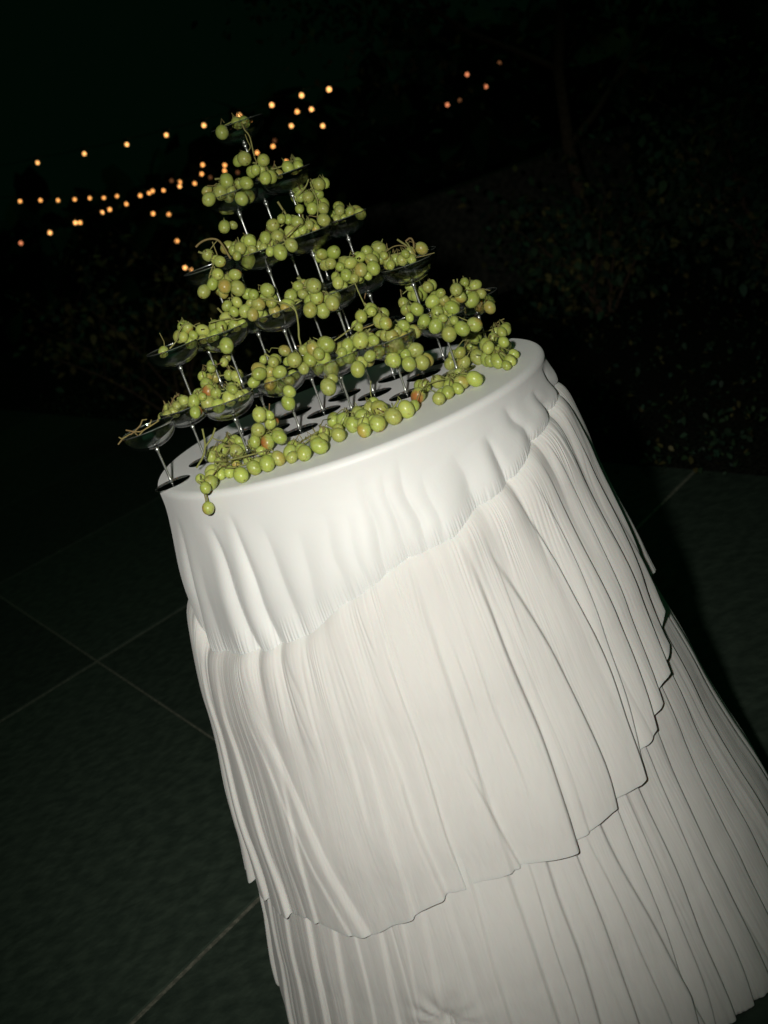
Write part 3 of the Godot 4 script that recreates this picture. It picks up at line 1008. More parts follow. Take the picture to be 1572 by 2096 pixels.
# label, its berries (centre and radius in metres)
var bunches := [
	["small bunch of three grapes heaped in the topmost coupe", [Vector4(-0.041, 1.638, -0.024, 0.0113), Vector4(-0.010, 1.644, -0.034, 0.0107), Vector4(0.001, 1.643, -0.024, 0.0093)]],
	["grapes dangling on a long bare stalk from the topmost coupe", [Vector4(-0.020, 1.585, 0.035, 0.0120), Vector4(0.009, 1.572, 0.035, 0.0108), Vector4(-0.008, 1.561, 0.023, 0.0082), Vector4(0.002, 1.544, 0.041, 0.0101), Vector4(0.000, 1.559, 0.018, 0.0075)]],
	["bunch heaped over the rim of the left fourth-tier coupe", [Vector4(-0.063, 1.560, -0.011, 0.0121), Vector4(-0.099, 1.556, -0.007, 0.0086), Vector4(-0.099, 1.542, 0.002, 0.0117), Vector4(-0.077, 1.547, -0.012, 0.0118), Vector4(-0.033, 1.544, 0.004, 0.0110), Vector4(-0.048, 1.525, 0.007, 0.0113), Vector4(-0.061, 1.542, -0.013, 0.0080)]],
	["two grapes hanging under the left fourth-tier coupe", [Vector4(-0.095, 1.489, -0.068, 0.0107), Vector4(-0.080, 1.486, -0.082, 0.0075)]],
	["bunch lying in the right fourth-tier coupe", [Vector4(0.045, 1.547, -0.033, 0.0105), Vector4(0.063, 1.544, -0.041, 0.0088), Vector4(0.026, 1.542, -0.019, 0.0076), Vector4(0.016, 1.544, -0.032, 0.0075), Vector4(0.009, 1.552, -0.019, 0.0075)]],
	["bunch hanging beside the right fourth-tier coupe against the dark", [Vector4(0.085, 1.504, -0.003, 0.0111), Vector4(0.060, 1.490, -0.001, 0.0104), Vector4(0.076, 1.489, -0.018, 0.0091), Vector4(0.050, 1.492, -0.020, 0.0077), Vector4(0.060, 1.471, -0.008, 0.0098), Vector4(0.081, 1.470, -0.018, 0.0105), Vector4(0.078, 1.464, -0.004, 0.0097)]],
	["bunch ending in a russet grape on the rear third-tier coupe", [Vector4(0.106, 1.449, -0.062, 0.0093), Vector4(0.123, 1.440, -0.059, 0.0089), Vector4(0.140, 1.433, -0.049, 0.0093), Vector4(0.096, 1.437, -0.059, 0.0079), Vector4(0.081, 1.433, -0.069, 0.0075), Vector4(0.108, 1.434, -0.068, 0.0075)]],
	["bunch with one large pale grape on the third-tier coupe right of the middle", [Vector4(0.072, 1.446, 0.011, 0.0114), Vector4(0.044, 1.446, 0.011, 0.0080), Vector4(0.033, 1.443, 0.013, 0.0076), Vector4(0.054, 1.437, 0.008, 0.0075), Vector4(0.039, 1.477, 0.014, 0.0076), Vector4(0.022, 1.441, 0.008, 0.0075)]],
	["bunch heaped on the middle third-tier coupe", [Vector4(-0.013, 1.466, 0.023, 0.0117), Vector4(-0.012, 1.448, 0.026, 0.0110), Vector4(-0.032, 1.450, 0.012, 0.0104), Vector4(0.027, 1.459, 0.017, 0.0104), Vector4(0.015, 1.467, 0.020, 0.0083), Vector4(0.005, 1.472, 0.024, 0.0076), Vector4(-0.048, 1.441, 0.014, 0.0083), Vector4(-0.041, 1.438, 0.021, 0.0075), Vector4(-0.004, 1.435, 0.023, 0.0075)]],
	["two large grapes hung before a third-tier rim", [Vector4(-0.017, 1.424, 0.079, 0.0121), Vector4(0.005, 1.428, 0.067, 0.0108), Vector4(-0.032, 1.430, 0.073, 0.0075)]],
	["bunch in the third-tier coupe below the left fourth-tier stem", [Vector4(-0.061, 1.453, 0.023, 0.0110), Vector4(-0.079, 1.449, 0.030, 0.0106), Vector4(-0.091, 1.450, 0.022, 0.0079), Vector4(-0.087, 1.441, 0.040, 0.0075), Vector4(-0.084, 1.425, 0.028, 0.0121), Vector4(-0.060, 1.442, 0.038, 0.0075)]],
	["loose bunch with curling brown stalk at the tower's left flank", [Vector4(-0.132, 1.455, 0.038, 0.0106), Vector4(-0.118, 1.442, 0.050, 0.0099), Vector4(-0.129, 1.420, 0.038, 0.0103), Vector4(-0.144, 1.410, 0.036, 0.0096), Vector4(-0.159, 1.404, 0.042, 0.0113), Vector4(-0.124, 1.400, 0.048, 0.0117), Vector4(-0.106, 1.390, 0.049, 0.0127), Vector4(-0.102, 1.412, 0.042, 0.0100), Vector4(-0.130, 1.393, 0.030, 0.0090)]],
	["small amber-green grapes at the left end of the second-tier heap", [Vector4(-0.134, 1.366, 0.032, 0.0090), Vector4(-0.116, 1.366, 0.024, 0.0087), Vector4(-0.126, 1.354, 0.036, 0.0083)]],
	["broad bunch along the second-tier rims, yellow stalks on top", [Vector4(-0.084, 1.371, 0.054, 0.0093), Vector4(-0.060, 1.369, 0.045, 0.0124), Vector4(-0.083, 1.352, 0.047, 0.0114), Vector4(-0.108, 1.348, 0.035, 0.0111), Vector4(-0.094, 1.333, 0.046, 0.0104), Vector4(-0.094, 1.359, 0.036, 0.0075), Vector4(-0.060, 1.348, 0.048, 0.0100), Vector4(-0.060, 1.332, 0.042, 0.0104), Vector4(-0.041, 1.333, 0.051, 0.0079), Vector4(-0.071, 1.359, 0.034, 0.0075)]],
	["bunch with two oval grapes heaped on the second coupe of the second tier", [Vector4(-0.144, 1.345, 0.021, 0.0119), Vector4(-0.157, 1.337, 0.034, 0.0101), Vector4(-0.132, 1.330, 0.030, 0.0105), Vector4(-0.121, 1.330, 0.032, 0.0077), Vector4(-0.170, 1.328, 0.038, 0.0092), Vector4(-0.193, 1.326, 0.030, 0.0085)]],
	["bunch of big pale grapes in the middle of the tower", [Vector4(0.017, 1.354, 0.097, 0.0129), Vector4(0.015, 1.336, 0.090, 0.0121), Vector4(0.037, 1.318, 0.100, 0.0125), Vector4(-0.002, 1.319, 0.094, 0.0121), Vector4(0.018, 1.309, 0.082, 0.0122)]],
	["few dim grapes behind the middle bunch", [Vector4(-0.026, 1.342, -0.003, 0.0117), Vector4(-0.019, 1.327, 0.009, 0.0095), Vector4(-0.005, 1.340, -0.004, 0.0087), Vector4(-0.007, 1.352, -0.007, 0.0092)]],
	["wide bunch heaped right of the middle on the second tier", [Vector4(0.049, 1.394, 0.029, 0.0097), Vector4(0.069, 1.390, 0.027, 0.0118), Vector4(0.058, 1.375, 0.033, 0.0100), Vector4(0.071, 1.364, 0.028, 0.0083), Vector4(0.090, 1.364, 0.024, 0.0104), Vector4(0.115, 1.366, 0.028, 0.0090), Vector4(0.123, 1.359, 0.028, 0.0108), Vector4(0.104, 1.347, 0.040, 0.0114), Vector4(0.123, 1.345, 0.042, 0.0114), Vector4(0.079, 1.345, 0.033, 0.0101), Vector4(0.059, 1.349, 0.020, 0.0084), Vector4(0.086, 1.337, 0.036, 0.0083), Vector4(0.059, 1.340, 0.034, 0.0101), Vector4(0.111, 1.335, 0.038, 0.0076), Vector4(0.066, 1.331, 0.026, 0.0077)]],
	["bunch with upturned brown stalk in the right second-tier coupe", [Vector4(0.145, 1.364, -0.001, 0.0116), Vector4(0.154, 1.343, 0.013, 0.0095), Vector4(0.169, 1.340, 0.001, 0.0099), Vector4(0.155, 1.338, 0.016, 0.0077), Vector4(0.150, 1.355, 0.017, 0.0075), Vector4(0.177, 1.338, 0.008, 0.0100), Vector4(0.192, 1.336, 0.021, 0.0082), Vector4(0.217, 1.344, 0.002, 0.0108), Vector4(0.186, 1.345, 0.021, 0.0075)]],
	["bunch with curled twig between the far left second-tier coupes", [Vector4(-0.215, 1.351, 0.009, 0.0101), Vector4(-0.223, 1.342, 0.016, 0.0085), Vector4(-0.189, 1.339, 0.016, 0.0109), Vector4(-0.207, 1.338, 0.022, 0.0075)]],
	["single grape alone in the far left second-tier coupe", [Vector4(-0.266, 1.328, 0.021, 0.0093)]],
	["one oval grape hanging before the left second-tier rim", [Vector4(-0.156, 1.308, 0.074, 0.0123)]],
	["three grapes dangling on a green stalk right of the middle", [Vector4(0.076, 1.277, 0.073, 0.0106), Vector4(0.095, 1.281, 0.086, 0.0088), Vector4(0.106, 1.260, 0.074, 0.0132), Vector4(0.110, 1.256, 0.089, 0.0110), Vector4(0.066, 1.263, 0.086, 0.0075)]],
	["thin green bunch in the leftmost middle-row coupe of the bottom tier", [Vector4(-0.267, 1.233, 0.004, 0.0099), Vector4(-0.275, 1.223, -0.001, 0.0083), Vector4(-0.291, 1.221, -0.005, 0.0091), Vector4(-0.300, 1.222, 0.011, 0.0082), Vector4(-0.280, 1.230, 0.005, 0.0075), Vector4(-0.315, 1.218, -0.012, 0.0075)]],
	["bunch of amber-tinged grapes in the second bottom-tier coupe", [Vector4(-0.226, 1.228, 0.080, 0.0124), Vector4(-0.204, 1.219, 0.093, 0.0119), Vector4(-0.201, 1.239, 0.085, 0.0099), Vector4(-0.181, 1.226, 0.088, 0.0123), Vector4(-0.164, 1.223, 0.097, 0.0091), Vector4(-0.241, 1.238, 0.086, 0.0107), Vector4(-0.244, 1.223, 0.100, 0.0095), Vector4(-0.172, 1.237, 0.095, 0.0087), Vector4(-0.224, 1.242, 0.091, 0.0075)]],
	["dim bunch behind the left stems of the second tier", [Vector4(-0.181, 1.265, -0.068, 0.0080), Vector4(-0.206, 1.263, -0.062, 0.0076), Vector4(-0.226, 1.256, -0.054, 0.0084), Vector4(-0.222, 1.241, -0.048, 0.0114), Vector4(-0.204, 1.243, -0.070, 0.0098), Vector4(-0.181, 1.240, -0.069, 0.0098), Vector4(-0.169, 1.234, -0.054, 0.0101), Vector4(-0.168, 1.219, -0.052, 0.0093)]],
	["lone shaded grapes behind the second-tier stems", [Vector4(-0.114, 1.242, -0.090, 0.0075), Vector4(-0.071, 1.247, -0.072, 0.0106)]],
	["rusty bunch hung over the third bottom-tier coupe", [Vector4(-0.121, 1.245, 0.082, 0.0119), Vector4(-0.091, 1.255, 0.080, 0.0099), Vector4(-0.102, 1.240, 0.071, 0.0100), Vector4(-0.089, 1.237, 0.074, 0.0116), Vector4(-0.133, 1.226, 0.072, 0.0100), Vector4(-0.115, 1.223, 0.083, 0.0112), Vector4(-0.105, 1.206, 0.071, 0.0120), Vector4(-0.077, 1.214, 0.071, 0.0096), Vector4(-0.083, 1.200, 0.085, 0.0104), Vector4(-0.091, 1.182, 0.085, 0.0120)]],
	["short bunch hanging below the rusty one", [Vector4(-0.140, 1.189, 0.141, 0.0121), Vector4(-0.153, 1.164, 0.137, 0.0121), Vector4(-0.131, 1.166, 0.120, 0.0103), Vector4(-0.147, 1.137, 0.120, 0.0119), Vector4(-0.125, 1.140, 0.131, 0.0118), Vector4(-0.164, 1.149, 0.139, 0.0098), Vector4(-0.127, 1.182, 0.139, 0.0078)]],
	["big bunch heaped in the middle of the bottom tier", [Vector4(0.001, 1.254, 0.088, 0.0139), Vector4(-0.056, 1.249, 0.096, 0.0131), Vector4(-0.031, 1.234, 0.077, 0.0123), Vector4(-0.019, 1.253, 0.078, 0.0115), Vector4(-0.009, 1.232, 0.081, 0.0127), Vector4(-0.006, 1.214, 0.079, 0.0136), Vector4(-0.046, 1.229, 0.080, 0.0098), Vector4(-0.035, 1.254, 0.076, 0.0085), Vector4(-0.012, 1.245, 0.082, 0.0102), Vector4(-0.025, 1.216, 0.074, 0.0094)]],
	["bunch between the two big heaps of the bottom tier, one olive grape", [Vector4(0.021, 1.215, 0.071, 0.0103), Vector4(0.039, 1.219, 0.081, 0.0106), Vector4(0.037, 1.236, 0.069, 0.0115), Vector4(0.027, 1.230, 0.073, 0.0085), Vector4(0.063, 1.234, 0.073, 0.0145), Vector4(0.041, 1.196, 0.080, 0.0128), Vector4(0.082, 1.233, 0.076, 0.0094)]],
	["pair of grapes hung low under the big middle heap", [Vector4(-0.017, 1.191, 0.123, 0.0138), Vector4(-0.006, 1.199, 0.111, 0.0093)]],
	["bunch of pale grapes overhanging the bottom tier right of the middle", [Vector4(0.116, 1.210, 0.100, 0.0139), Vector4(0.139, 1.191, 0.082, 0.0132), Vector4(0.148, 1.170, 0.088, 0.0132), Vector4(0.103, 1.193, 0.096, 0.0131), Vector4(0.084, 1.202, 0.086, 0.0106), Vector4(0.067, 1.212, 0.099, 0.0101), Vector4(0.125, 1.179, 0.099, 0.0123), Vector4(0.127, 1.192, 0.082, 0.0094)]],
	["bunch tucked behind the pale overhanging one", [Vector4(0.137, 1.232, 0.044, 0.0099), Vector4(0.156, 1.217, 0.039, 0.0113), Vector4(0.115, 1.226, 0.059, 0.0120), Vector4(0.105, 1.229, 0.046, 0.0099), Vector4(0.135, 1.215, 0.047, 0.0099), Vector4(0.129, 1.230, 0.044, 0.0078)]],
	["small russet cluster under the right second-tier coupe", [Vector4(0.209, 1.273, -0.029, 0.0102), Vector4(0.184, 1.267, -0.021, 0.0106), Vector4(0.180, 1.285, -0.026, 0.0097), Vector4(0.158, 1.262, -0.018, 0.0097)]],
	["pair of grapes with a green curl left of the right bottom-tier heap", [Vector4(0.156, 1.255, 0.023, 0.0100), Vector4(0.173, 1.251, 0.030, 0.0113), Vector4(0.156, 1.243, 0.041, 0.0075)]],
	["row of grapes over the rim of the right bottom-tier coupe", [Vector4(0.178, 1.229, 0.067, 0.0107), Vector4(0.191, 1.220, 0.081, 0.0119), Vector4(0.209, 1.198, 0.059, 0.0133), Vector4(0.232, 1.200, 0.071, 0.0124), Vector4(0.256, 1.198, 0.072, 0.0128), Vector4(0.206, 1.228, 0.081, 0.0076), Vector4(0.224, 1.218, 0.080, 0.0077)]],
	["bunch heaped in the right bottom-tier coupe under bare stalks", [Vector4(0.204, 1.253, 0.030, 0.0121), Vector4(0.205, 1.234, 0.036, 0.0121), Vector4(0.229, 1.234, 0.041, 0.0121), Vector4(0.223, 1.248, 0.036, 0.0099), Vector4(0.220, 1.264, 0.041, 0.0086), Vector4(0.248, 1.261, 0.041, 0.0112), Vector4(0.252, 1.245, 0.030, 0.0100), Vector4(0.218, 1.233, 0.034, 0.0095)]],
	["bunch sticking out into the dark on the rightmost coupe", [Vector4(0.274, 1.259, -0.028, 0.0084), Vector4(0.290, 1.248, -0.022, 0.0102), Vector4(0.293, 1.231, -0.011, 0.0093), Vector4(0.275, 1.227, -0.018, 0.0133), Vector4(0.300, 1.204, -0.025, 0.0107), Vector4(0.274, 1.242, -0.029, 0.0080)]],
	["bunch of small grapes by the left stems on the white cloth", [Vector4(-0.252, 1.129, 0.041, 0.0101), Vector4(-0.233, 1.131, 0.028, 0.0119), Vector4(-0.234, 1.129, 0.125, 0.0097), Vector4(-0.205, 1.132, 0.085, 0.0124), Vector4(-0.215, 1.128, -0.026, 0.0086), Vector4(-0.203, 1.128, -0.015, 0.0085), Vector4(-0.227, 1.127, -0.048, 0.0082), Vector4(-0.215, 1.130, 0.215, 0.0097), Vector4(-0.230, 1.129, 0.213, 0.0093)]],
	["long bunch lying along the left front edge of the white cloth", [Vector4(-0.247, 1.131, 0.169, 0.0112), Vector4(-0.245, 1.132, 0.246, 0.0116), Vector4(-0.193, 1.133, 0.281, 0.0122), Vector4(-0.171, 1.132, 0.254, 0.0115), Vector4(-0.205, 1.128, 0.167, 0.0079), Vector4(-0.182, 1.128, 0.185, 0.0082), Vector4(-0.148, 1.133, 0.264, 0.0123), Vector4(-0.173, 1.129, 0.068, 0.0100), Vector4(-0.159, 1.128, 0.135, 0.0084), Vector4(-0.129, 1.132, 0.248, 0.0112)]],
	["tail of grapes over the table edge ending in one hung grape", [Vector4(-0.267, 1.129, 0.184, 0.0086), Vector4(-0.252, 1.133, 0.283, 0.0090), Vector4(-0.261, 1.099, 0.275, 0.0099)]],
	["bunch in the middle of the cloth's front edge", [Vector4(-0.104, 1.132, 0.217, 0.0117), Vector4(-0.087, 1.132, 0.285, 0.0118), Vector4(-0.108, 1.129, 0.269, 0.0091), Vector4(-0.061, 1.134, 0.279, 0.0130), Vector4(-0.054, 1.131, 0.222, 0.0105), Vector4(-0.027, 1.132, 0.241, 0.0116), Vector4(-0.027, 1.132, 0.126, 0.0118)]],
	["bunch with a golden grape right of the front middle on the cloth", [Vector4(0.050, 1.134, 0.158, 0.0141), Vector4(0.065, 1.134, 0.258, 0.0131), Vector4(0.088, 1.134, 0.238, 0.0132), Vector4(0.038, 1.134, 0.270, 0.0130), Vector4(0.021, 1.132, 0.170, 0.0124), Vector4(-0.013, 1.132, 0.143, 0.0121), Vector4(-0.027, 1.131, 0.104, 0.0115), Vector4(0.000, 1.132, 0.203, 0.0118), Vector4(-0.026, 1.130, 0.190, 0.0098), Vector4(0.014, 1.132, 0.269, 0.0114)]],
	["bunch with a red-brown grape on the cloth before the right stems", [Vector4(0.212, 1.133, 0.189, 0.0128), Vector4(0.200, 1.131, 0.159, 0.0110), Vector4(0.182, 1.130, 0.202, 0.0095), Vector4(0.164, 1.131, 0.212, 0.0108), Vector4(0.145, 1.131, 0.234, 0.0107), Vector4(0.162, 1.132, 0.106, 0.0120), Vector4(0.138, 1.131, 0.102, 0.0113), Vector4(0.179, 1.130, 0.151, 0.0104), Vector4(0.119, 1.132, 0.164, 0.0124), Vector4(0.104, 1.129, 0.217, 0.0093)]],
	["bunch with browned tips at the right end of the tabletop", [Vector4(0.303, 1.128, 0.088, 0.0087), Vector4(0.288, 1.129, 0.132, 0.0089), Vector4(0.276, 1.128, 0.155, 0.0081), Vector4(0.271, 1.132, 0.104, 0.0126), Vector4(0.262, 1.132, 0.070, 0.0122), Vector4(0.249, 1.132, 0.023, 0.0131), Vector4(0.223, 1.131, 0.020, 0.0117), Vector4(0.204, 1.131, -0.016, 0.0115), Vector4(0.295, 1.130, 0.019, 0.0108), Vector4(0.257, 1.131, -0.090, 0.0123)]],
	["upper layer of small grapes at the right end of the tabletop", [Vector4(0.310, 1.152, -0.029, 0.0091), Vector4(0.326, 1.152, -0.060, 0.0085), Vector4(0.265, 1.154, 0.082, 0.0105), Vector4(0.294, 1.153, 0.077, 0.0094), Vector4(0.218, 1.153, 0.030, 0.0099), Vector4(0.289, 1.152, -0.006, 0.0090), Vector4(0.261, 1.153, -0.053, 0.0099)]],
]

# bunch, thickness, how brown, line of the stalk
var bare_stalks := [
	["loose bunch with curling", 0.0019, 0.85, [Vector3(-0.147, 1.477, 0.050), Vector3(-0.139, 1.481, 0.050), Vector3(-0.128, 1.483, 0.050), Vector3(-0.116, 1.481, 0.050), Vector3(-0.108, 1.476, 0.050), Vector3(-0.104, 1.467, 0.050), Vector3(-0.102, 1.455, 0.050), Vector3(-0.099, 1.440, 0.050)]],
	["loose bunch with curling", 0.0010, 0.50, [Vector3(-0.118, 1.476, 0.050), Vector3(-0.118, 1.462, 0.050), Vector3(-0.118, 1.449, 0.050), Vector3(-0.131, 1.440, 0.050), Vector3(-0.145, 1.422, 0.050)]],
	["loose bunch with curling", 0.0009, 0.50, [Vector3(-0.108, 1.476, 0.050), Vector3(-0.119, 1.470, 0.050), Vector3(-0.126, 1.465, 0.050)]],
	["long bunch lying along the left", 0.0016, 0.25, [Vector3(-0.237, 1.144, 0.167), Vector3(-0.214, 1.144, 0.192), Vector3(-0.189, 1.144, 0.204), Vector3(-0.168, 1.144, 0.214), Vector3(-0.149, 1.144, 0.221), Vector3(-0.134, 1.144, 0.234)]],
	["few dim grapes", 0.0017, 0.15, [Vector3(-0.028, 1.338, 0.075), Vector3(-0.025, 1.324, 0.075), Vector3(-0.028, 1.306, 0.075), Vector3(-0.032, 1.291, 0.075), Vector3(-0.036, 1.280, 0.075), Vector3(-0.037, 1.268, 0.075), Vector3(-0.039, 1.254, 0.075)]],
	["bunch of small grapes by the left stems", 0.0018, 0.15, [Vector3(-0.242, 1.194, 0.110), Vector3(-0.246, 1.170, 0.110), Vector3(-0.252, 1.157, 0.110), Vector3(-0.259, 1.147, 0.110), Vector3(-0.276, 1.134, 0.110)]],
	["bunch of small grapes by the left stems", 0.0018, 0.15, [Vector3(-0.221, 1.188, 0.110), Vector3(-0.232, 1.174, 0.110), Vector3(-0.249, 1.163, 0.110)]],
	["bunch of small grapes by the left stems", 0.0010, 0.15, [Vector3(-0.232, 1.174, 0.110), Vector3(-0.224, 1.165, 0.110), Vector3(-0.212, 1.163, 0.110)]],
	["grapes dangling", 0.0013, 0.35, [Vector3(-0.004, 1.640, 0.020), Vector3(-0.004, 1.629, 0.020), Vector3(0.001, 1.618, 0.020), Vector3(-0.000, 1.606, 0.020), Vector3(-0.002, 1.593, 0.020), Vector3(-0.003, 1.583, 0.020)]],
	["grapes dangling", 0.0009, 0.35, [Vector3(-0.005, 1.621, 0.020), Vector3(-0.005, 1.608, 0.020), Vector3(-0.003, 1.599, 0.020), Vector3(-0.010, 1.594, 0.020)]],
	["grapes dangling", 0.0009, 0.50, [Vector3(-0.003, 1.582, 0.020), Vector3(-0.003, 1.572, 0.020), Vector3(-0.004, 1.562, 0.020)]],
	["bunch with upturned brown", 0.0013, 0.30, [Vector3(0.202, 1.336, 0.020), Vector3(0.198, 1.349, 0.020), Vector3(0.196, 1.359, 0.020), Vector3(0.193, 1.366, 0.020)]],
	["bunch with upturned brown", 0.0018, 0.95, [Vector3(0.193, 1.366, 0.020), Vector3(0.203, 1.370, 0.020), Vector3(0.206, 1.361, 0.020), Vector3(0.203, 1.351, 0.020)]],
	["bunch with upturned brown", 0.0010, 0.80, [Vector3(0.190, 1.358, 0.020), Vector3(0.180, 1.364, 0.020), Vector3(0.167, 1.365, 0.020), Vector3(0.153, 1.360, 0.020)]],
	["bunch with upturned brown", 0.0009, 0.70, [Vector3(0.202, 1.334, 0.020), Vector3(0.216, 1.332, 0.020), Vector3(0.234, 1.331, 0.020)]],
	["three grapes dangling", 0.0012, 0.15, [Vector3(0.085, 1.333, 0.060), Vector3(0.086, 1.315, 0.060), Vector3(0.088, 1.297, 0.060), Vector3(0.089, 1.286, 0.060), Vector3(0.087, 1.276, 0.060)]],
	["bunch between the two big heaps", 0.0014, 0.30, [Vector3(0.019, 1.256, 0.090), Vector3(0.037, 1.261, 0.090), Vector3(0.055, 1.267, 0.090), Vector3(0.066, 1.272, 0.090)]],
	["bunch between the two big heaps", 0.0012, 0.75, [Vector3(0.060, 1.255, 0.090), Vector3(0.072, 1.260, 0.090), Vector3(0.083, 1.259, 0.090), Vector3(0.092, 1.260, 0.090)]],
	["bunch sticking out", 0.0014, 0.10, [Vector3(0.260, 1.273, 0.000), Vector3(0.256, 1.260, 0.000), Vector3(0.246, 1.246, 0.000)]],
	["bunch sticking out", 0.0009, 0.60, [Vector3(0.265, 1.252, 0.000), Vector3(0.277, 1.245, 0.000), Vector3(0.295, 1.243, 0.000), Vector3(0.309, 1.234, 0.000)]],
	["broad bunch along", 0.0016, 0.20, [Vector3(-0.074, 1.362, 0.060), Vector3(-0.060, 1.354, 0.060), Vector3(-0.045, 1.345, 0.060), Vector3(-0.032, 1.334, 0.060), Vector3(-0.026, 1.322, 0.060)]],
	["broad bunch along", 0.0011, 0.20, [Vector3(-0.135, 1.356, 0.060), Vector3(-0.133, 1.345, 0.060), Vector3(-0.124, 1.341, 0.060), Vector3(-0.114, 1.342, 0.060)]],
	["bunch with two oval grapes", 0.0013, 0.20, [Vector3(-0.172, 1.351, 0.050), Vector3(-0.156, 1.350, 0.050), Vector3(-0.137, 1.347, 0.050)]],
	["bunch hanging beside", 0.0012, 0.15, [Vector3(0.072, 1.513, 0.000), Vector3(0.072, 1.498, 0.000), Vector3(0.074, 1.482, 0.000), Vector3(0.069, 1.465, 0.000), Vector3(0.064, 1.455, 0.000)]],
	["bunch hanging beside", 0.0014, 0.10, [Vector3(0.071, 1.518, 0.000), Vector3(0.062, 1.507, 0.000), Vector3(0.044, 1.498, 0.000)]],
	["bunch heaped on the middle third", 0.0014, 0.50, [Vector3(0.032, 1.455, 0.045), Vector3(0.017, 1.450, 0.045), Vector3(0.001, 1.443, 0.045), Vector3(-0.009, 1.438, 0.045)]],
	["bunch with a golden grape", 0.0011, 0.15, [Vector3(0.056, 1.163, 0.050), Vector3(0.049, 1.147, 0.050), Vector3(0.047, 1.134, 0.050)]],
	["bunch with curled twig", 0.0015, 0.30, [Vector3(-0.254, 1.330, 0.020), Vector3(-0.236, 1.339, 0.020), Vector3(-0.230, 1.350, 0.020), Vector3(-0.218, 1.360, 0.020), Vector3(-0.207, 1.358, 0.020)]],
	["tail of grapes", 0.0012, 0.60, [Vector3(-0.258, 1.124, 0.277), Vector3(-0.259, 1.117, 0.275), Vector3(-0.261, 1.109, 0.274)]],
]


func grape_mesh(variant: int) -> ArrayMesh:
	# an oval berry; the stalk end is +y. Colour: pale green, faint veins, bloom, amber or russet cheeks on some
	var rings := 14
	var sides := 20
	var st := begin()
	var v := []
	var long := 1.06 + 0.16 * hash1(variant, 3)
	var amber := [0.0, 0.0, 0.12, 0.0, 0.6, 0.0, 0.2, 1.0, 0.0, 0.06, 0.35, 0.0][variant % 12] as float
	var tone := 0.74 + 0.42 * hash1(variant, 8)
	var yellow := hash1(variant, 13)
	for i in rings + 1:
		var a := PI * i / rings
		var line := []
		for j in sides + 1:
			var b := TAU * (j % sides) / sides
			var d := Vector3(sin(a) * sin(b), cos(a), sin(a) * cos(b))
			var lump := 1.0 + 0.018 * noise_a.get_noise_3d(d.x * 1.2 + variant * 7.0, d.y * 1.2, d.z * 1.2)
			var p := Vector3(d.x, d.y * long, d.z) * lump
			if i == rings:
				p.y += 0.03
			var col := Color(0.325, 0.415, 0.072).lerp(Color(0.46, 0.49, 0.115), yellow)
			col = col * tone
			var vein := absf(noise_b.get_noise_3d(d.x * 3.0 + variant * 5.0, d.y * 1.1, d.z * 3.0))
			col = col.lerp(Color(0.42, 0.47, 0.19), 0.6 * (1.0 - smoothstep(0.0, 0.16, vein)))
			var cheek := smoothstep(0.05, 0.75, d.dot(Vector3(0.75, -0.35, 0.55).normalized()) + 0.35 * noise_b.get_noise_3d(d.x * 2.0, d.y * 2.0 + variant, d.z * 2.0))
			var rust := Color(0.44, 0.21, 0.045) if amber < 0.9 else Color(0.38, 0.10, 0.03)
			col = col.lerp(rust, amber * cheek * 0.85)
			if noise_b.get_noise_3d(d.x * 9.0, d.y * 9.0 + variant * 3.0, d.z * 9.0) > 0.46:
				col = col.lerp(Color(0.20, 0.14, 0.05), 0.55)
			if d.y < -0.975:
				col = Color(0.10, 0.06, 0.025)
			elif d.y > 0.96:
				col = col.lerp(Color(0.30, 0.33, 0.12), 0.7)
			col.a = 1.0
			line.append([p, d, col])
		v.append(line)
	for i in rings:
		for j in sides:
			for q in [[i, j], [i + 1, j + 1], [i + 1, j], [i, j], [i, j + 1], [i + 1, j + 1]]:
				var w = v[q[0]][q[1]]
				st.set_color(w[2])
				st.set_normal(Vector3(w[1].x, w[1].y / long, w[1].z).normalized())
				st.add_vertex(w[0])
	st.index()
	return st.commit()


func nearest_order(pts: Array) -> Array:
	# the berries' middle line, from the end that lies highest
	var left := pts.duplicate()
	left.sort_custom(func(a, b): return a.y + a.x * 0.4 > b.y + b.x * 0.4)
	var got: Array = [left.pop_front()]
	while left.size() > 0:
		var best := 0
		for k in left.size():
			if (left[k] - got[-1]).length() < (left[best] - got[-1]).length():
				best = k
		got.append(left.pop_at(best))
	return got


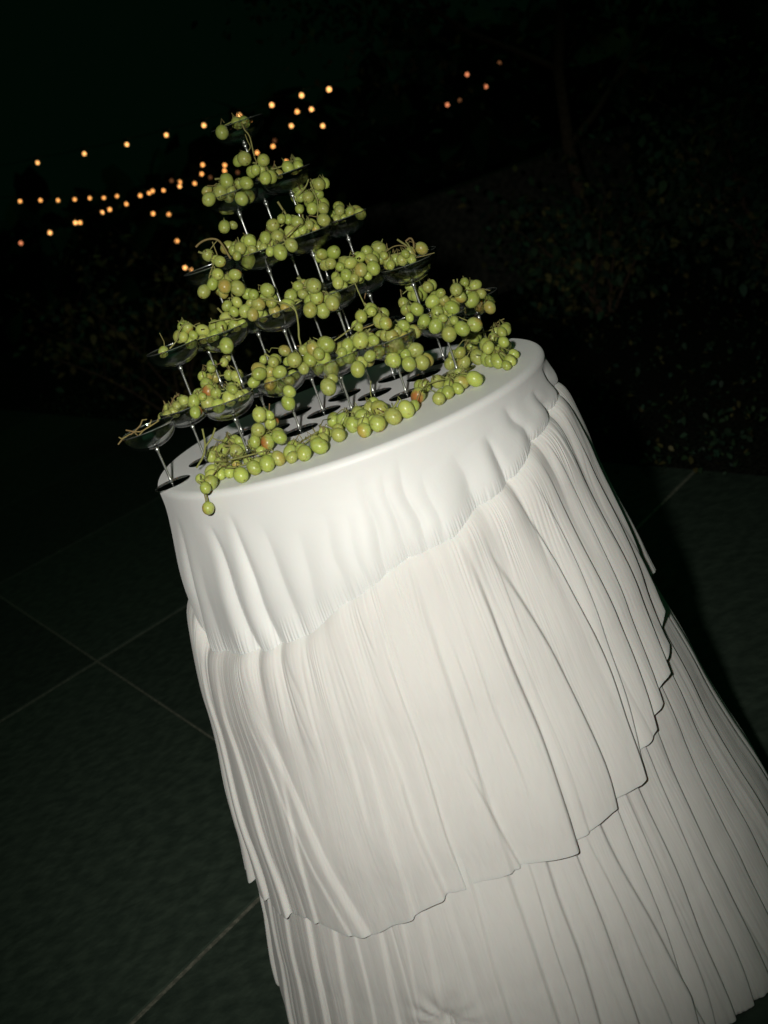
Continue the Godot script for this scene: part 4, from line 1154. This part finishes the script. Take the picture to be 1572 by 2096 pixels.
func settle(p: Vector3, r: float) -> Vector3:
	# keep a berry out of the glass walls, the stems and the cloth
	for g in glass_at:
		var dx := p.x - g.x
		var dz := p.z - g.z
		var rho := sqrt(dx * dx + dz * dz)
		if rho > RIM_R + r + 0.002:
			continue
		var dy := p.y - g.y - GLASS_H
		if dy > r or dy < -GLASS_H - r:
			continue
		var out := Vector3(dx, 0, dz) / maxf(rho, 1e-5)
		if dy > -0.004:
			# near the rim: stay off the ring
			var away := Vector2(rho - RIM_R, dy)
			var l := away.length()
			if l < r + 0.0008:
				away = (away / maxf(l, 1e-5)) * (r + 0.0008 - l)
				p += out * away.x + Vector3(0, away.y, 0)
		elif dy > -BOWL_D - r:
			var wall := bowl_r(maxf(dy, -BOWL_D)) if dy > -BOWL_D else 0.0
			if rho < wall:
				if dy > -bowl_depth(rho) * 0.85:
					var most := maxf(0.0, wall - r - 0.0022)
					if rho > most:
						p -= out * (rho - most) * 0.7
					var floor_ := -bowl_depth(minf(rho, RIM_R * 0.8)) + r + 0.003
					if dy < floor_:
						p.y += (floor_ - dy) * 0.7
				else:
					p.y -= 0.006
			else:
				var gap := minf(rho - wall, 1.0)
				var below := -bowl_depth(rho) - dy if rho < RIM_R else 1.0
				if gap < r + 0.0008 and below < r + 0.0008:
					p += out * (r + 0.0008 - gap)
		elif rho < r + 0.0042:
			p += out * (r + 0.0042 - rho)
	var flat := sqrt(p.x * p.x + p.z * p.z)
	if flat < 0.356:
		if p.y < TABLE_Y + r + 0.0006:
			p.y = TABLE_Y + r + 0.0006
	elif p.y < TABLE_Y + r and flat < 0.3675 + r:
		var e := Vector3(p.x, 0, p.z) / flat
		if p.y < TABLE_Y - 0.012:
			p += e * (0.3675 + r - flat)
		else:
			p.y += 0.4 * maxf(0.0, TABLE_Y + r - p.y - (flat - 0.356) * 0.6)
	return p


func grapes() -> void:
	var kinds := []
	for k in 12:
		kinds.append(grape_mesh(k))
	var at := PackedVector3Array()
	var want := PackedVector3Array()
	var radius := PackedFloat32Array()
	var owner_ := PackedInt32Array()
	for b in bunches.size():
		for v in bunches[b][1]:
			var p := Vector3(v.x, v.y, v.z)
			at.append(p)
			want.append(p)
			radius.append(v.w * 0.99)
			owner_.append(b)
		# the berries behind that fill a bunch out
		var seen_: int = bunches[b][1].size()
		if seen_ > 3:
			for k in roundi(seen_ * 0.8):
				var v: Vector4 = bunches[b][1][rng.randi() % seen_]
				var off := Vector3(rng.randf_range(-1, 1), rng.randf_range(-0.35, 0.5), 0.0) * 0.012
				off.z = -rng.randf_range(0.010, 0.026)
				var p := Vector3(v.x, v.y, v.z) + off
				at.append(p)
				want.append(p)
				radius.append(GRAPE_R * rng.randf_range(0.6, 0.95))
				owner_.append(b)
	var n := at.size()
	for round_ in 40:
		for i in n:
			for j in range(i + 1, n):
				var d := at[j] - at[i]
				var least := (radius[i] + radius[j]) * 0.95
				if absf(d.x) > least or absf(d.y) > least or absf(d.z) > least:
					continue
				var l := d.length()
				if l < least:
					var dir := Vector3(d.x * 0.5, d.y * 0.5, d.z + (0.004 if d.z >= 0.0 else -0.004)).normalized()
					var push := dir * (least - l) * 0.5
					at[i] -= push
					at[j] += push
		for i in n:
			if round_ < 30:
				var back := (want[i] - at[i]) * 0.08
				at[i] += Vector3(back.x, back.y, back.z * 0.3)
			at[i] = settle(at[i], radius[i])
	# one thing per bunch: berries and stalk
	var green := Color(0.25, 0.27, 0.085)
	var brown := Color(0.20, 0.125, 0.06)
	for b in bunches.size():
		var row: Array = bunches[b]
		var mine: Array = []
		var base := Vector3.ZERO
		for i in n:
			if owner_[i] == b:
				mine.append(at[i])
				base += at[i]
		base /= mine.size()
		var t := thing("grape_bunch", row[0], "grapes", base, "bunches of green grapes on the tower")
		var st := begin()
		var woody := hash1(b, 77) * 0.5
		var col := green.lerp(brown, woody)
		# main stalk: runs behind and between the berries, its cut end sticks up
		var order := nearest_order(mine)
		var spine := []
		var rad := []
		var k_most := maxi(2, mini(7, ceili(order.size() / 2.0) + 1))
		for k in k_most:
			var f := k / float(k_most - 1) * (order.size() - 1)
			var p := Vector3.ZERO
			var wsum := 0.0
			for q in order.size():
				var w := exp(-pow((q - f) / maxf(1.0, order.size() * 0.16), 2.0))
				p += order[q] * w
				wsum += w
			p = p / wsum - base + Vector3(rng.randf_range(-0.004, 0.004), 0.008, -0.004)
			spine.append(p)
			rad.append(lerpf(0.0017, 0.0010, k / float(k_most - 1)))
		if mine.size() > 2:
			var high := rng.randf_range(0.0, 0.008) if hash1(b, 31) < 0.65 else rng.randf_range(0.010, 0.026)
			var start: Vector3 = spine[0] + Vector3(rng.randf_range(-0.020, 0.014), high, rng.randf_range(-0.008, 0.010))
			spine.push_front(start)
			rad.push_front(0.0020)
			# round the corners off
			for again in 2:
				var fine := [spine[0]]
				var fr := [rad[0]]
				for q in spine.size() - 1:
					fine.append(spine[q].lerp(spine[q + 1], 0.25))
					fine.append(spine[q].lerp(spine[q + 1], 0.75))
					fr.append(lerpf(rad[q], rad[q + 1], 0.25))
					fr.append(lerpf(rad[q], rad[q + 1], 0.75))
				fine.append(spine[-1])
				fr.append(rad[-1])
				spine = fine
				rad = fr
			tube(st, spine, rad, 6, col, green)
		for i in n:
			if owner_[i] != b:
				continue
			var c := at[i] - base
			var near: Vector3 = spine[1]
			for q in range(1, spine.size() - 1):
				var s: Vector3 = spine[q] + Vector3(0, 0.004, 0)
				if (s - c).length() < (near - c).length():
					near = s
			var axis := (near - c)
			axis = axis.normalized() if axis.length() > 0.001 else Vector3.UP
			axis = (axis + Vector3(rng.randf_range(-0.5, 0.5), 0.45, rng.randf_range(-0.3, 0.3))).normalized()
			var top := c + axis * radius[i] * 1.12
			var bend := (top + near) * 0.5 + axis * 0.006 + Vector3(0, 0.003, 0)
			var pc := green.lerp(brown, clampf(woody * 0.6 + rng.randf_range(-0.2, 0.5), 0.0, 1.0))
			if mine.size() == 1:
				near = c + Vector3(0.004, radius[i] + 0.022, -0.016)
			tube(st, [near, bend, top + axis * 0.001, c + axis * radius[i] * 0.98], [0.0009, 0.0008, 0.0010, 0.0016], 5, pc)
			var kind := 0
			var h := rng.randf()
			var ripe := row[0].contains("amber") or row[0].contains("rust") or row[0].contains("russet") or row[0].contains("golden") or row[0].contains("brown") as bool
			if ripe and h < 0.34:
				kind = [4, 7, 10, 6][rng.randi() % 4]
			elif h < 0.13:
				kind = [4, 10][rng.randi() % 2]
			else:
				kind = [0, 1, 3, 5, 8, 9, 11, 2, 6][rng.randi() % 9]
			var o := part("grape", kinds[kind], mats["grape_skin"], t, c)
			var side := axis.cross(Vector3(rng.randf_range(-1, 1), rng.randf_range(-0.3, 0.3), rng.randf_range(-1, 1))).normalized()
			o.basis = Basis(side, axis, side.cross(axis)).scaled(Vector3.ONE * radius[i])
			if o.basis.determinant() < 0.0:
				o.basis = Basis(-side, axis, side.cross(axis)).scaled(Vector3.ONE * radius[i])
		# longer bare stalks that show
		for w in bare_stalks:
			if row[0].begins_with(w[0]):
				var line: Array = w[3].map(func(p): return p - base)
				var thick: Array = []
				for again in 2:
					var fine: Array = [line[0]]
					for q in line.size() - 1:
						fine.append(line[q].lerp(line[q + 1], 0.25))
						fine.append(line[q].lerp(line[q + 1], 0.75))
					fine.append(line[-1])
					line = fine
				for q in line.size():
					thick.append(w[1] * (0.9 + 0.25 * absf(noise_b.get_noise_2d(q * 0.9, w[1] * 9000.0))) * (1.35 if q == 0 else 1.0))
				tube(st, line, thick, 6, green.lerp(brown, w[2]), green.lerp(brown, w[2] * 0.7))
		# bare twigs sticking out of some bunches
		for k in b % 3:
			if mine.size() < 5:
				break
			var q: Vector3 = spine[rng.randi() % spine.size()]
			var d := Vector3(rng.randf_range(-1, 1), rng.randf_range(0.1, 1.0), rng.randf_range(0.0, 0.8)).normalized()
			var l := rng.randf_range(0.014, 0.034)
			var e := q + d * l + Vector3(rng.randf_range(-1, 1), -0.3, rng.randf_range(-1, 1)) * l * 0.35
			tube(st, [q, q + d * l * 0.6, e], [0.0010, 0.0009, 0.0013], 5, brown.lerp(green, rng.randf() * 0.7))
		part("stalk", st.commit(), mats["grape_stalk"], t)
	# a picked-over stalk lying in the leftmost coupe
	var at_ := Vector3(-0.34, 1.226, 0.118)
	var dry := thing("dry_stalk", "dry brown grape stalk lying over the rim of the leftmost coupe", "stalk", at_)
	var lines := [
		[Vector3(-0.361, 1.237, 0.12), Vector3(-0.349, 1.231, 0.125), Vector3(-0.339, 1.226, 0.12), Vector3(-0.324, 1.228, 0.112), Vector3(-0.306, 1.231, 0.105)],
		[Vector3(-0.356, 1.228, 0.125), Vector3(-0.347, 1.231, 0.124), Vector3(-0.336, 1.236, 0.118), Vector3(-0.33, 1.243, 0.115), Vector3(-0.323, 1.241, 0.112)],
		[Vector3(-0.382, 1.219, 0.122), Vector3(-0.371, 1.226, 0.122), Vector3(-0.356, 1.229, 0.122)],
		[Vector3(-0.372, 1.225, 0.122), Vector3(-0.376, 1.231, 0.125)],
		[Vector3(-0.349, 1.231, 0.124), Vector3(-0.344, 1.222, 0.13), Vector3(-0.334, 1.227, 0.128)],
		[Vector3(-0.324, 1.228, 0.112), Vector3(-0.316, 1.238, 0.112)], [Vector3(-0.31, 1.23, 0.107), Vector3(-0.302, 1.238, 0.100)],
	]
	var ds := begin()
	for l in lines:
		var p: Array = l.map(func(q): return q - at_)
		var r: Array = []
		for q in p.size():
			r.append(0.0014 if q < p.size() - 1 else 0.0011)
		tube(ds, p, r, 6, brown, green.lerp(brown, 0.6))
	part("stem", ds.commit(), mats["grape_stalk"], dry)


# ------------------------------------------------------------------ festoon lights

# label, kind of each bulb, where each bulb hangs
var strings := [
	["uppermost string of warm bulbs rising from the left edge", "111111111", [Vector3(-2.29, 2.45, -12.55), Vector3(-1.70, 2.34, -11.93), Vector3(-1.19, 2.25, -11.29), Vector3(-0.75, 2.18, -10.72), Vector3(-0.36, 2.12, -10.14), Vector3(-0.02, 2.07, -9.54), Vector3(0.27, 2.04, -9.04), Vector3(0.51, 2.01, -8.53), Vector3(0.68, 1.95, -7.72)]],
	["level string of small orange bulbs low on the left", "2222222", [Vector3(-2.80, 2.17, -13.50), Vector3(-2.61, 2.11, -13.73), Vector3(-2.45, 2.05, -13.96), Vector3(-2.29, 2.00, -14.19), Vector3(-2.14, 1.96, -14.41), Vector3(-2.00, 1.91, -14.63), Vector3(-1.86, 1.88, -14.85)]],
	["string of bulbs climbing from the low left to meet the level one", "r1121223", [Vector3(-2.42, 1.69, -10.53), Vector3(-2.13, 1.69, -10.58), Vector3(-1.90, 1.70, -10.82), Vector3(-1.90, 1.69, -11.12), Vector3(-1.78, 1.72, -12.14), Vector3(-1.66, 1.72, -11.86), Vector3(-1.61, 1.73, -13.17)]],
	["short string of clustered bulbs left of the upper coupes", "2222d12222", [Vector3(-1.38, 1.76, -12.69), Vector3(-1.32, 1.76, -13.20), Vector3(-1.28, 1.77, -13.30), Vector3(-1.19, 1.74, -13.71), Vector3(-0.96, 1.79, -12.22), Vector3(-0.93, 1.71, -12.73), Vector3(-0.94, 1.76, -13.22), Vector3(-0.79, 1.69, -13.33), Vector3(-0.63, 1.75, -12.34), Vector3(-0.57, 1.83, -11.94)]],
	["drooping string of bulbs left of the tower's lower coupes", "222111", [Vector3(-1.23, 1.53, -11.70), Vector3(-1.08, 1.47, -11.71), Vector3(-1.02, 1.21, -10.71), Vector3(-0.96, 0.99, -9.70), Vector3(-0.90, 0.96, -9.51), Vector3(-0.87, 0.86, -9.10)]],
	["string of bulbs behind the tower's top, running up to the right", "d22d22d21211d", [Vector3(-0.57, 1.69, -12.74), Vector3(-0.38, 1.70, -12.25), Vector3(-0.35, 1.75, -11.95), Vector3(-0.26, 1.64, -12.75), Vector3(0.02, 1.75, -11.35), Vector3(0.19, 1.75, -10.95), Vector3(0.23, 1.80, -11.15), Vector3(0.26, 1.57, -10.75), Vector3(0.41, 1.86, -10.34), Vector3(0.49, 1.95, -9.94), Vector3(0.61, 1.92, -9.73), Vector3(0.68, 1.76, -10.13)]],
	["sparse reddish string of bulbs between the dark trees", "rdrrd", [Vector3(1.92, 1.56, -10.61), Vector3(2.11, 1.56, -10.99), Vector3(2.15, 1.76, -10.37), Vector3(2.32, 1.60, -10.55), Vector3(2.60, 1.77, -11.00)]],
]


func festoon() -> void:
	var ball := lathe([Vector2(0.0001, 0.030), Vector2(0.010, 0.027), Vector2(0.017, 0.018), Vector2(0.0235, 0.006), Vector2(0.025, -0.004), Vector2(0.022, -0.015), Vector2(0.014, -0.023), Vector2(0.0001, -0.0265)], 16)
	for s in strings:
		var pts: Array = s[2]
		var t := thing("string_light", s[0], "string lights", pts[0], "strings of festoon bulbs in the dark")
		var st := begin()
		# the cord sags a little between its bulbs and goes on past the last ones
		var hang := Vector3(0, 0.055, 0)
		var line: Array = [pts[0] + (pts[0] - pts[1]) * 1.0 + hang]
		line.append_array(pts.map(func(p): return p + hang))
		line.append(pts[-1] + (pts[-1] - pts[-2]) * 1.0 + hang)
		var cord := []
		var rad := []
		for k in line.size() - 1:
			var a: Vector3 = line[k]
			var b: Vector3 = line[k + 1]
			for q in 5:
				var f := q / 5.0
				cord.append(a.lerp(b, f) - pts[0] - Vector3(0, 0.05 * (a - b).length() * f * (1.0 - f), 0))
				rad.append(0.004)
		cord.append(line[-1] - pts[0])
		rad.append(0.004)
		tube(st, cord, rad, 5)
		for p in pts:
			tube(st, [p - pts[0] + hang, p - pts[0] + Vector3(0, 0.018, 0)], [0.012, 0.014], 8)
		part("cord", st.commit(), mats["cord_rubber"], t)
		for k in pts.size():
			part("bulb", ball, mats["bulb_" + s[1][k]], t, pts[k] - pts[0]).scale = Vector3.ONE * 0.7
